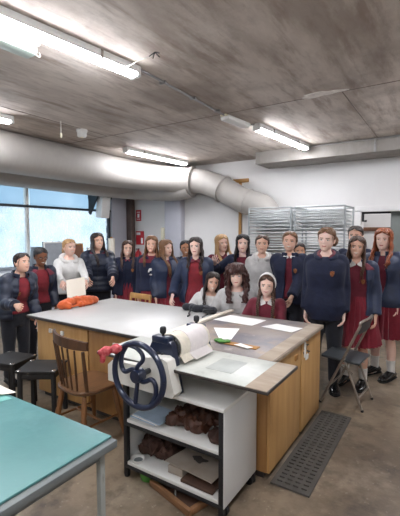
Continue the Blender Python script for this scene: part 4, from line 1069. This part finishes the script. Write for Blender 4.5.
    # ---- clothes
    def jumper(s, mt, sleeves=True, z0=.86, collar=None, off=.017, slv=(.063, .047), hood=None, name='jumper', crest=None):
        g = G(); s.torso(g, z0, 1.345, lambda z: (off+.006*sstep(1.2,1.1,z))*sstep(1.40, 1.28, z)+.006*sstep(1.0, .88, z), 36, steps=24)
        if sleeves: s.sleeves(g, slv, .97)
        rm = remesh(g, .011, 3)
        if hood:
            pts = []
            for k in range(17):
                a = -2.75+5.5*k/16; pts.append(s.bend(Vector((.098*math.sin(a), .024+(.085 if abs(a) < PI/2 else .135)*math.cos(a), 1.385-.036*(1-math.cos(a))))))
            h = G(); tube(h, pts, [.016]+[.026+.016*math.cos((k-8)/8*1.4) for k in range(1, 16)]+[.016], 12, up=(0, 0, 1)); rm.merge(h)
            h2 = G(); 
            for k in range(7): sphere(h2, s.bend(Vector((0.03*(k-3), .115+.02*math.cos((k-3)*.5), 1.27-.0*k))), .05, 8, 0, (1, .55, 1.3))
            rm.merge(remesh(h2, .012, 3))
        s.part(name, rm, [mt])
        if hood and hood != mt:
            g = G(); pts = []
            for k in range(17):
                a = -2.6+5.2*k/16; pts.append(s.bend(Vector((.074*math.sin(a), .014+(.066 if abs(a) < PI/2 else .118)*math.cos(a), 1.398-.036*(1-math.cos(a))))))
            tube(g, pts, [.014]+[.026]*15+[.014], 10, up=(0, 0, 1)); s.part('hood_lining', g, [hood])
        if collar: s.collar(collar)
        if crest: s.crest(crest, off)
    def collar(s, mt):
        g = G()
        for sx in (-1, 1):
            A = [(.012, -.060, 1.352), (.052, -.02, 1.383), (.060, .03, 1.388), (.066, -.03, 1.352), (.058, -.078, 1.310), (.006, -.070, 1.335)]
            top = [s.bend(Vector((sx*x*1.08, y*1.15-.012, z))) for x, y, z in A]; inn = [p+Vector((0, .012, -.006)) for p in top]; loft(g, [top, inn])
        pts = [s.bend(Vector((.058*math.sin(a), .012+.058*math.cos(a), 1.372))) for a in [-2.3+4.6*k/12 for k in range(13)]]
        tube(g, pts, .012, 8, flat=(1.4, .6), up=(0, 0, 1)); s.part('shirt_collar', g, [mt], 30)
    def crest(s, side, off, z=1.19, name='crest', mt='gold', sc=1.0):
        w, d, yo = interp(TORSO, z); x = side*.072; o = off+.012; e = 2.4
        def surf(x_, z_):
            w2, d2, y2 = interp(TORSO, z_); w2 = w2*s.w+o; d2 += o; return Vector((x_, y2-d2*max(.05, 1-(abs(x_)/w2)**e)**(1/e), z_))
        g = G(); shp = [(.8*u_, .85*v_) for u_, v_ in ((0, -.034), (.016, -.022), (.024, -.004), (.024, .024), (.008, .028), (0, .033), (-.008, .028), (-.024, .024), (-.024, -.004), (-.016, -.022))]
        a = [s.bend(surf(x+u*sc, z+v*sc)+Vector((0, -.004, 0))) for u, v in shp]; b = [s.bend(surf(x+u*sc, z+v*sc)+Vector((0, .012, 0))) for u, v in shp]
        loft(g, [a, b])
        h = G()
        for u, v in ((0, .012), (0, -.012), (.011, 0), (-.011, 0)):
            sphere(h, s.bend(surf(x+u*sc, z+v*sc)+Vector((0, -.005, 0))), .006*sc, 6)
        g.merge(h); s.part(name, g, [mt], 30)
    def jacket(s, mt, gap=.55, off=.042, z0=.80, puff=0., cuff=.96, lining=None, sl=(.078, .058), collar=True):
        g = G(); ga = (lambda z: gap*(.55+.45*sstep(1.36, .95, z))) if gap > 0 else 0
        s.torso(g, z0, 1.345, lambda z: off-.010*sstep(1.24, 1.34, z)+.012*sstep(1.0, .82, z), 40, gap=ga, quilt=puff, thick=.024, steps=44)
        s.sleeves(g, sl, cuff, puff)
        rm = remesh(g, .0105, 2)
        rr = random.Random(len(s.label)); o3 = Vector((rr.random()*9, 3, 1))
        for v in rm.v: v += Vector((1, .6, .3))*.006*mnoise.noise(v*9+o3)
        if collar:
            c = G(); a0 = gap*.55 if gap > 0 else .25; ring = []
            for z, e_ in ((1.335, .028), (1.355, .030), (1.372, .028), (1.388, .024)):
                o_ = oval(.066+e_, .060+e_, .012, z, 30, 2.2, a0+.15, 2*PI-a0-.15); i_ = oval(.066+e_-.014, .060+e_-.014, .012, z, 30, 2.2, a0+.15, 2*PI-a0-.15); ring.append([s.bend(p) for p in o_+i_[::-1]])
            loft(c, ring); rm.merge(c)
        s.part('jacket', rm, [mt])
        if lining:   # shoulder yoke in the second colour
            g = G(); s.torso(g, 1.285, 1.352, lambda z: off-.010*sstep(1.24, 1.34, z)+.006, 36, gap=(gap*.6 if gap > 0 else 0), thick=.02, steps=8)
            s.part('shoulder_yoke', g, [lining])
        if gap == 0:
            g = G(); 
            pts = []
            for i in range(16):
                z = lerp(z0+.02, 1.33, i/15); w, d, yo = interp(TORSO, z); pts.append(s.bend(Vector((0, yo-d-off-.003+.010*sstep(1.24, 1.34, z)-.012*sstep(1.0, .82, z), z))))
            tube(g, pts, .004, 6); s.part('zip', g, ['dark_metal'])
    def skirt(s, mt='skirt', z1=1.0, z0=.47, n=26):
        if s.kneel: z0 = .86; n = 26
        rings = []; N = n*6; steps = 14
        for inner in (0, 1):
            for i in (range(steps+1) if not inner else range(steps, -1, -1)):
                t = i/steps; z = lerp(z1, z0, t); w, d, yo = interp(TORSO, max(z, .86)); f = .02+.075*t**1.1; ring = []
                for k in range(N):
                    a = 2*PI*k/N; q = (k % 6)/6; pl = (.010+.014*t)*(q-.5)*2*(.4+.6*t); r_ = f+pl-(.006 if inner else 0)+.012*t*math.sin(3*a+1)
                    sn, cs = math.sin(a), math.cos(a); p = Vector(((w*s.w+r_)*math.copysign(abs(sn)**(2/2.3), sn), yo-(d+r_)*math.copysign(abs(cs)**(2/2.3), cs), z)); p.z -= s.drop; ring.append(p)
                rings.append(ring)
        g = G(); loft(g, rings, cap=False)
        s.part('skirt', g, [mt], 35)
    def trousers(s, mt='trouser'):
        g = G(); s.torso(g, .70, .99, .016, 28, steps=12)
        for hip, kn, an, kneel in s.legs():
            g.merge(limb([hip+Vector((0, 0, .04)), hip.lerp(kn, .5), kn, kn.lerp(an, .5), an.lerp(kn, .06)], [.100, .088, .070, .062, .058]))
        s.part('trousers', remesh(g, .012, 3), [mt])
    def socks(s, mt='white_cloth', h=.13):
        for hip, kn, an, kneel in s.legs():
            if kneel: continue
            g = G(); d = (kn-an).normalized(); tube(g, [an+Vector((0, -.01, -.04)), an, an+d*h*.5, an+d*h, an+d*(h+.004)], [.036, .040, .043, .047, .040], 16); s.part('sock', g, [mt])
    def shoes(s):
        for hip, kn, an, kneel in s.legs():
            for nm, mt, prof in (('shoe', 'shoe', [(.068, .010, .028), (.06, .030, .062), (.03, .038, .085), (-.02, .038, .090), (-.07, .042, .070), (-.12, .045, .056), (-.165, .038, .046), (-.185, .018, .034)]),
                                 ('sole', 'sole', [(.072, .012, .016), (.06, .034, .022), (.0, .040, .022), (-.06, .046, .020), (-.12, .050, .018), (-.17, .042, .018), (-.192, .018, .016)])):
                g = G(); rings = []
                for y, w, h in prof:
                    z0 = .0 if nm == 'sole' else .016
                    ring = []
                    for k in range(16):
                        a = 2*PI*k/16; hh = (h-z0)/2; ring.append(Vector((w*math.copysign(abs(math.cos(a))**.8, math.cos(a)), y, z0+hh+hh*math.copysign(abs(math.sin(a))**.75, math.sin(a)))))
                    rings.append(ring)
                loft(g, rings)
                toe = .12 if an.x > 0 else -.12
                if kneel: mtx = Matrix.Translation(Vector((an.x, an.y+.03, .058))) @ Matrix.Rotation(PI, 4, 'Z') @ Matrix.Rotation(math.radians(-8), 4, 'X') @ Matrix.Rotation(PI, 4, 'Y') @ Matrix.Translation((0, 0, -.03))
                else: mtx = Matrix.Translation(Vector((an.x, an.y, 0))) @ Matrix.Rotation(toe, 4, 'Z') @ Matrix.Diagonal((1.12, 1.12, 1.05, 1))
                g.v = [mtx @ v for v in g.v]
                if kneel:
                    mz = min(v.z for v in g.v)
                    if mz < .002: g.v = [v+Vector((0, 0, .002-mz)) for v in g.v]
                s.part(nm, g, [mt])
            if not kneel:
                g = G(); 
                for k in range(4):
                    y = an.y-.045-.018*k; z = .088-.008*k; tube(g, [(an.x-.022, y, z-.006), (an.x, y-.004, z+.001), (an.x+.022, y, z-.006)], .0035, 6)
                s.part('laces', g, ['sole'])
    # ---- hair, in the head's own frame
    def hairdo(s, style='long', length=.34, part_x=.01, vol=1.0, fringe=False, seed=1, front=True, parting=True):
        HM = Matrix.Translation(s.headc) @ Matrix.Rotation(s.twist*.6+s.headrot[0], 4, 'Z') @ Matrix.Rotation(s.headrot[2]+s.tilt*.5, 4, 'Y') @ Matrix.Rotation(s.headrot[1]+s.lean*.35, 4, 'X')
        r = random.Random(seed); g = G(); th = (.012 if style in ('tied', 'bun', 'pony') else .017)*vol
        zb = -.045 if style in ('tied', 'bun', 'pony') else -.13
        rings = []; m = 30; n = 64
        for i in range(m+1):
            z = lerp(zb, .1135, (i/m)**.8); w, f, b = interp(HEAD, max(z, -.03 if z < -.03 else z)); 
            if z < -.03: w, f, b = lerp(w, .066, 1), .08, lerp(.083, .078, sstep(-.03, -.12, z))
            # half-angle of the face opening
            if style in ('tied', 'bun', 'pony'): op = 1.5*sstep(.090, .026, z)+.5*sstep(.02, -.05, z)
            else: op = 1.08*sstep(.088, .036, z)+.22*sstep(.04, -.02, z)-.12*sstep(-.05, -.12, z)
            if fringe: op = 1.05*sstep(.045, .02, z)+.1*sstep(.02, -.03, z)
            zz = z+th*sstep(.03, .11, z)*1.0
            ro, ri = [], []
            for k in range(n):
                a = op+(2*PI-2*op)*k/(n-1); sn, cs = math.sin(a), math.cos(a); strand = .0028*vol*math.sin(a*23+1.7*math.sin(z*40+a*3))+.0022*vol*math.sin(a*41+z*25)
                if style == 'curly': strand += .014*mnoise.noise(Vector((sn*3, cs*3, z*26)))
                t = th+strand; part_dip = -.004*math.exp(-((sn*w-part_x)/.006)**2)*(1 if (parting and z > .06 and cs > -.4) else 0)
                x = (w+t)*sn; y = (-(f+t)*abs(cs)**.9 if cs > 0 else (b+t)*abs(cs)**.9)
                ro.append(Vector((x, y, zz+part_dip))); ri.append(Vector((x*.86, y*.86, z-.010 if z > .09 else z)))
            rings.append(ro+ri[::-1])
        loft(g, rings)
        def lock(pts, rad, fl=(1, .55), up=(0, 1, 0), k=6, wav=.006):
            P = spline(pts, k); ph = r.uniform(0, 6); m_ = len(P)-1
            P = [p+Vector((wav*math.sin(ph+i*.75), wav*.6*math.cos(ph*1.3+i*.6), 0))*(i/m_) for i, p in enumerate(P)]
            R = [lerp(rad, rad*.25, max(0, (i/m_-.45)/.55))*(1-.25*(i == 0)) for i in range(m_+1)]; tube(g, P, R, 8, flat=fl, up=up)
        if style in ('long', 'curly', 'wavy', 'braids'):
            wv = {'long': .005, 'curly': .02, 'wavy': .012, 'braids': .003}[style]; L = length
            # back drape
            for k in range(13):
                u = -1+2*k/12; x = .074*u; yb = .098*math.sqrt(max(.05, 1-.75*u*u)); l = L*r.uniform(.88, 1.05)
                lock([(x*.8, yb*.8, .03), (x*1.02, yb+.004, -.04), (x*1.1, yb+.012, -.12), (x*1.2, yb+.040, -.20), (x*1.15, yb+.052, -.28 if l > .3 else -.22), (x*1.05, yb+.045, -l)], .020*vol, wav=wv)
            if front:
                for sx in (-1, 1):
                    if style == 'braids':
                        pts = spline([(sx*.066, -.015, -.05), (sx*.074, -.045, -.12), (sx*.082, -.10, -.19), (sx*.080, -.125, -.26), (sx*.076, -.128, -.33)], 7)
                        for i, p in enumerate(pts): sphere(g, p+Vector((.006*(-1)**i, 0, 0)), .017-.0002*i, 6, 0, (1, .8, .9))
                        continue
                    for k in range(5):
                        u = k/4; l = L*r.uniform(.82, 1.05); 
                        lock([(sx*(.070+.004*u), -.052+.055*u, .035-.01*u), (sx*(.080+.004*u), -.048+.05*u, -.04), (sx*(.082+.010*u)*1.02, -.045+.02*u, -.11), (sx*(.078+.020*u), -.085-.012*u, -.175), (sx*(.070+.026*u), -.148+.012*u, -.24), (sx*(.064+.026*u), -.158+.01*u, -max(l, .26))], .0185*vol, wav=wv)
        if style == 'curly':
            for k in range(70):
                a = .9+(2*PI-1.8)*r.random(); z = r.uniform(-.15, .10); w, f, b = interp(HEAD, max(z, -.03)); R0 = 1.0
                x = (w+.034)*math.sin(a); y = (b+.022)*-math.cos(a) if math.cos(a) < 0 else -(f+.0)*math.cos(a)
                lock([(x*.9, y*.9, z+.03), (x*1.12, y*1.1, z), (x*1.2, y*1.12, z-.05), (x*1.1, y*1.05, z-.09)], .019, wav=.014)
        if fringe:
            for k in range(9):
                u = -1+2*k/8; x = .058*u; lock([(x*.6, -.055, .105), (x*.95, -.098+.03*u*u, .078), (x*1.05, -.108+.035*u*u, .045), (x*1.1, -.106+.037*u*u, .020+.004*r.random())], .013, (1, .5), wav=.003)
        if style == 'bun':
            bc = Vector((.052, .072, -.012)); sphere(g, bc, .046, 12, 0, (.95, .85, 1.15))
            for k in range(8): a = k*PI/4; tube(g, spline([bc+Vector((.012*math.cos(a), .03, .014*math.sin(a))), bc+Vector((.036*math.cos(a+.7), .016, .042*math.sin(a+.7))), bc+Vector((.043*math.cos(a+1.3), -.01, .05*math.sin(a+1.3)))], 4), .010, 6)
        if style == 'pony':
            sphere(g, (.0, .108, .03), .026, 8)
            for k in range(8):
                a = k*PI/4; x = .016*math.cos(a); y = .016*math.sin(a); lock([(x*.6, .11+y*.4, .035), (x*1.2, .145+y, .015), (x*1.5, .150+y, -.06), (x*1.4, .14+y, -length*.6), (x, .135+y, -length)], .016, wav=.006)
        if style in ('tied', 'bun', 'pony'):
            for sx in (-1, 1): lock([(sx*.066, -.048, .04), (sx*.074, -.035, .0), (sx*.074, -.028, -.05)], .004, wav=.002)
        g.v = [HM @ v for v in g.v]; s.part('hair', g, ['hair_'+s.hair], 50)
    def headpart(s, name, g, mt, angle=40):
        HM = Matrix.Translation(s.headc) @ Matrix.Rotation(s.twist*.6+s.headrot[0], 4, 'Z') @ Matrix.Rotation(s.headrot[2]+s.tilt*.5, 4, 'Y') @ Matrix.Rotation(s.headrot[1]+s.lean*.35, 4, 'X')
        g.v = [HM @ v for v in g.v]; s.part(name, g, [mt], angle)
    def spectacles(s):
        g = G()
        for sx in (-1, 1):
            c = Vector((sx*.033, -.098, .002)); tube(g, [c+Vector((.024*math.cos(2*PI*k/20), .004*abs(math.cos(2*PI*k/20)), .019*math.sin(2*PI*k/20))) for k in range(21)], .0022, 6)
            tube(g, [(sx*.057, -.094, .006), (sx*.074, -.04, .008), (sx*.076, .02, .004)], .0022, 6)
        tube(g, [(-.010, -.1, .006), (0, -.105, .009), (.010, -.1, .006)], .0022, 6); s.headpart('glasses', g, 'glasses')
def outfit(p, top, under='maroon', gap=.5, lower='skirt', crest=None, collar=None, puff=0., lining=None, off=.048, sl=(.082, .062)):
    p.jumper(under, sleeves=False, collar=collar)
    p.jacket(top, gap=gap, puff=puff, lining=lining, off=off, sl=sl)
    if crest: p.crest(crest, off-.008 if crest in (1, -1) and gap > 0 else off)
    low(p, lower)
def low(p, lower):
    if lower == 'skirt': p.skirt(); p.socks()
    else: p.trousers(lower if lower != 'trousers' else 'trouser')
    p.shoes()

# 1 leftmost
p = Person('leftmost person, in an open navy padded coat over maroon, turned towards the bench', (-3.72, 2.335), 1.385, face=.55, lean=.30, skin='light', hair='dark', head=(.1, -.22, .05), smile=.2)
p.armW(-1, (-3.50, 2.12, .89), (-.3, .3, -1), 'fist', (-.6, -.6, .3)); p.hang(1)
outfit(p, 'navy_puffer', 'red_maroon', .5, 'trousers', puff=.012, off=.05, sl=(.088, .066)); p.hairdo('tied', part_x=.0); p.crest(-1, .02, 1.17); p.finish()
# 2 with glasses
p = Person('person with glasses and dark tied hair, maroon jumper under an open navy jacket', (-4.02, 2.76), 1.42, face=.35, lean=.22, skin='brown', hair='black', head=(.0, .18, -.05), smile=.7)
p.hang(1); p.hang(-1)
outfit(p, 'navy_puffer', 'red_maroon', .62, 'trousers', lining='maroon'); p.hairdo('tied'); p.spectacles(); p.finish()
# 3 grey hoodie
p = Person('fair-haired person in a pale grey hooded top behind the orange bag', (-4.15, 3.27), 1.51, face=.25, lean=.12, skin='fair', hair='blonde', head=(.25, -.05, .0), smile=.75)
p.armW(-1, (-3.73, 2.86, .92), (-.4, .3, -.7), 'relaxed', (-.3, -.7, .5)); p.armW(1, (-3.66, 3.14, .93), (.5, .3, -.7), 'relaxed', (.5, -.5, .4))
p.jumper('pale_hoodie', hood='pale_hoodie', off=.035); low(p, 'trousers'); p.hairdo('pony', length=.2); p.finish()
# 4 tall, dark long hair
p = Person('tall person with long dark hair in a closed navy padded coat', (-4.12, 3.72), 1.585, face=-.05, lean=.06, skin='light', hair='dark', head=(.45, -.08, -.05), smile=.8)
p.armW(-1, (-3.80, 3.27, .90), (-.4, .6, -.6), 'relaxed', (-.6, -.5, .3)); p.armW(1, (-3.57, 3.50, .90), (.5, .7, -.5), 'relaxed', (.6, -.4, .3))
outfit(p, 'navy_puffer', 'maroon', 0, 'trousers', puff=.013, off=.055, lining=None, sl=(.092, .07))
g = G(); tube(g, [p.bend(Vector((.098*math.sin(a), .02+.094*math.cos(a), 1.385-.03*(1-math.cos(a))))) for a in [-2.5+5*k/16 for k in range(17)]], .022, 10, up=(0, 0, 1)); p.part('coat_collar', g, ['maroon'])
p.hairdo('long', .36, seed=4); p.finish()
# 5
p = Person('smiling person with long brown hair and gold badge beside the closed padded coat', (-3.79, 3.97), 1.477, face=.0, skin='fair', hair='brown', head=(.1, 0, .08), smile=.85)
p.hang(-1); p.hang(1)
outfit(p, 'navy_soft', 'navy_soft', .3, 'skirt', crest=1, collar='maroon'); p.hairdo('long', .33, seed=5); p.finish()
# 6 white print
p = Person('person in a navy hooded top with white print and maroon shoulders', (-3.36, 3.98), 1.547, face=-.05, skin='light', hair='light', head=(-.05, 0, .03), smile=.55)
p.hang(-1); p.hang(1)
p.jumper('navy_soft', hood='maroon', off=.032); 
g = G(); p.torso(g, 1.262, 1.356, .038, 36, steps=10); p.part('shoulder_yoke', g, ['maroon'])
g = G()
for (x, z, rx, rz) in ((-.01, 1.17, .028, .022), (.03, 1.13, .022, .026), (.0, 1.10, .03, .012), (-.035, 1.145, .012, .018)):
    sphere(g, p.bend(Vector((x, -.156, z))), 1, 8, 0, (rx, .012, rz))
p.part('print', remesh(g, .006, 1), ['white_cloth'])
low(p, 'skirt'); p.hairdo('long', .30, seed=6, front=True); p.finish()
# 7
p = Person('person with very long light brown hair over a navy jacket, looking right', (-3.17, 4.05), 1.495, face=.35, skin='fair', hair='light', head=(.35, .03, -.1), smile=.6)
p.hang(-1); p.hang(1)
outfit(p, 'navy_blue', 'maroon', .16, 'skirt'); p.hairdo('long', .42, seed=7, vol=1.1); p.finish()
# 8
p = Person('person with dark tied hair and brown skin in a closed navy padded jacket', (-3.07, 4.36), 1.485, face=-.05, skin='tan', hair='black', head=(.1, 0, -.05), smile=.75)
p.hang(-1); p.hang(1)
outfit(p, 'navy_blue', 'maroon', 0, 'skirt', puff=.008); p.hairdo('tied', seed=8); p.finish()
# 9
p = Person('person with wavy dark hair whose open navy jacket shows a bright maroon jumper', (-2.58, 3.88), 1.535, face=-.05, skin='pale', hair='dark', head=(-.2, 0, -.06), smile=.4)
p.armW(-1, (-2.74, 3.62, .85), (-.3, .8, -.3), 'relaxed', (-.6, -.5, .2)); p.hang(1)
outfit(p, 'navy_blue', 'red_maroon', .62, 'skirt', crest=1, collar='maroon'); p.hairdo('wavy', .30, seed=9); p.finish()
# 10
p = Person('person with long blonde hair and a maroon jumper, in the back row under the cross', (-2.55, 4.46), 1.562, face=.1, skin='fair', hair='blonde', head=(.3, 0, -.12), smile=.6)
p.hang(-1); p.hang(1)
p.jumper('maroon', collar='maroon', off=.025); low(p, 'skirt'); p.hairdo('long', .40, seed=10, vol=1.1); p.finish()
# 11
p = Person('person with long black hair, navy jacket over maroon, arms over both neighbours', (-2.20, 4.38), 1.565, face=0., skin='pale', hair='black', head=(.0, .0, .04), smile=.45)
p.arm(-1, (-.36, -.10, 1.26), (-.4, .5, -.5), 'relaxed', (-.2, -1, .2)); p.arm(1, (.38, .16, 1.20), (.4, .5, -.5), 'relaxed', (.3, .6, .8))
outfit(p, 'navy_soft', 'maroon', .75, 'skirt'); p.hairdo('long', .26, seed=11, vol=1.15); p.finish()
# 12
p = Person('person in a grey hooded top standing in front of the wire racks', (-1.90, 4.30), 1.565, face=0., skin='light', hair='brown', head=(-.02, -.05, .04), smile=.4)
p.hang(-1); p.hang(1)
p.jumper('grey_hoodie', hood='pale_hoodie', off=.035); low(p, 'skirt'); p.hairdo('tied', seed=12); p.finish()
# 13
p = Person('smiling person with fair ponytail, gold badge on navy jacket', (-1.54, 4.26), 1.607, face=-.05, skin='light', hair='light', head=(-.05, -.04, .05), smile=.85)
p.arm(-1, (-.36, .16, 1.20), (-.4, .5, -.5), 'relaxed', (-.2, -1, .2)); p.armW(1, (-1.41, 3.98, .90), (.4, .8, -.3), 'relaxed', (.7, -.5, 0))
outfit(p, 'navy_soft', 'maroon', .2, 'trousers', crest=1, collar='white_cloth'); p.hairdo('pony', length=.22, seed=13); p.finish()
# 14
p = Person('person mostly hidden, only a small face with dark hair between two navy tops', (-1.62, 4.84), 1.46, face=0., skin='olive', hair='dark', head=(.1, 0, -.1), smile=.6)
p.hang(-1); p.hang(1)
p.jumper('navy_soft', off=.025); low(p, 'skirt'); p.hairdo('tied', seed=14); p.finish()
# 15
p = Person('tall person in a navy hooded top with maroon hood lining, hair in bun', (-1.04, 3.93), 1.645, face=-.08, skin='pale', hair='light', head=(-.15, .06, .06), smile=.3)
p.hang(-1, .03, .0); p.hang(1, .03, .0)
p.jumper('navy_soft', hood='maroon', off=.05, crest=1, z0=.72, slv=(.070, .058)); low(p, 'trousers'); p.hairdo('bun', seed=15); p.finish()
# 16
p = Person('person half hidden at the back by the doorway, dark hair drawn back', (-.97, 4.98), 1.675, face=-.1, skin='light', hair='dark', head=(-.1, 0, .0), smile=.5)
p.hang(-1); p.hang(1)
p.jumper('navy_soft', off=.025); low(p, 'skirt'); p.hairdo('tied', seed=16); p.finish()
# 17
p = Person('long-haired person in maroon jumper and skirt with white collar, behind the folding chair', (-.80, 4.19), 1.555, face=-.35, twist=.33, skin='light', hair='brown', head=(.12, -.02, .08), smile=.85)
p.hang(-1, .07); p.hang(1, .08)
p.jumper('maroon', sleeves=False, collar='white_cloth'); p.jacket('navy_blue', gap=.78, off=.045, lining='maroon'); p.crest(1, .014, 1.16); low(p, 'skirt'); p.hairdo('long', .36, seed=17, vol=.95); p.finish()
# 18
p = Person('person with long wavy red hair in a navy jacket, rightmost of the group', (-.61, 4.62), 1.635, face=-.62, twist=.45, tilt=-.05, skin='pale', hair='red', head=(.12, 0, .05), smile=.2)
p.hang(-1, .05); p.hang(1, .06)
outfit(p, 'navy_blue', 'maroon', .22, 'skirt', crest=-1); p.hairdo('wavy', .30, seed=18, vol=1.15); p.finish()
# kneeling behind the bench
p = Person('kneeling person with long dark hair in a pale grey top behind the black bag', (-2.26, 3.74), 1.14, face=.1, lean=.22, tilt=.10, kneel=True, skin='light', hair='dark', head=(.05, 0, .1), smile=.85)
p.armW(-1, (-2.32, 3.42, .70), (-.5, .5, -.5), 'flat', (0, 0, 1)); p.armW(1, (-2.13, 3.42, .70), (.5, .5, -.5), 'flat', (0, 0, 1))
p.jumper('pale_hoodie', hood='pale_hoodie', off=.03); low(p, 'trousers'); p.hairdo('long', .27, seed=19, vol=1.05); p.finish()
p = Person('kneeling person with a mass of curly auburn hair and a fringe, in a grey top', (-1.91, 3.66), 1.255, face=.0, lean=.16, kneel=True, skin='pale', hair='auburn', head=(-.05, 0, -.06), smile=.4)
p.armW(-1, (-1.97, 3.38, .70), (-.5, .5, -.5), 'flat', (0, 0, 1)); p.armW(1, (-1.80, 3.38, .70), (.5, .5, -.5), 'flat', (0, 0, 1))
p.jumper('grey_hoodie', hood='grey_hoodie', off=.03); low(p, 'trousers'); p.hairdo('curly', .23, seed=20, vol=1.55, fringe=True); p.finish()
p = Person('kneeling person with a white headband and plaits, in a maroon jumper', (-1.545, 3.63), 1.175, face=-.05, lean=.16, kneel=True, skin='pale', hair='brown', head=(-.05, 0, .03), smile=.6)
p.armW(-1, (-1.62, 3.37, .70), (-.5, .5, -.5), 'flat', (0, 0, 1)); p.armW(1, (-1.42, 3.37, .70), (.5, .5, -.5), 'flat', (0, 0, 1))
p.jumper('maroon', off=.028, collar='white_cloth', crest=1); low(p, 'trousers'); p.hairdo('braids', .2, seed=21, vol=.85)
g = G(); ring = []
for k in range(33):
    a = -PI/2*1.12+PI*1.12*k/32; x = .092*math.sin(a); z = .012+.118*math.cos(a); y = -.028
    ring.append([Vector((x, y-.034, z)), Vector((x*1.06, y-.034, z*1.03)), Vector((x*1.06, y+.042, z*1.03+.006)), Vector((x, y+.042, z+.006))])
loft(g, ring); p.headpart('headband', g, 'white_cloth'); p.finish()
# the cream sheet held by the fair-haired one
g = G(); a, b = Vector((-3.66, 2.84, .84)), Vector((-3.60, 3.06, .86)); up = Vector((-.08, .05, .20)); n = Vector((.9, -.4, .1))*.0015; ring = []
for k in range(9):
    q = a.lerp(b, k/8)+n*6*math.sin(k/8*PI); ring.append([q, q+up, q+up+n, q+n])
loft(g, ring); o = build('cream_sheet', g, 'paper_cream'); tag(o, 'cream sheet held upright above the orange bag at the bench corner', 'paper')
# ------------------------------------------------------------------ daylight
wd = bpy.data.worlds.new('sky'); scene.world = wd; wd.use_nodes = True; nt = wd.node_tree; bg = nt.nodes['Background']
tc = nt.nodes.new('ShaderNodeTexCoord'); n = nt.nodes.new('ShaderNodeTexNoise'); n.inputs['Scale'].default_value = 7; n.inputs['Detail'].default_value = 7
nt.links.new(tc.outputs['Generated'], n.inputs['Vector'])
r = nt.nodes.new('ShaderNodeValToRGB'); r.color_ramp.elements[0].position = .35; r.color_ramp.elements[0].color = srgb('#96b0c5'); r.color_ramp.elements[1].position = .65; r.color_ramp.elements[1].color = srgb('#e6ecf0')
nt.links.new(n.outputs['Fac'], r.inputs['Fac']); nt.links.new(r.outputs[0], bg.inputs['Color']); bg.inputs['Strength'].default_value = 1.75
vs = scene.view_settings; vs.view_transform = 'Standard'; vs.look = 'None'; vs.exposure = .28; vs.gamma = 1; vs.use_curve_mapping = False
scene.cycles.max_bounces = 8; scene.cycles.transparent_max_bounces = 16; scene.cycles.use_denoising = True; scene.cycles.sample_clamp_indirect = 6
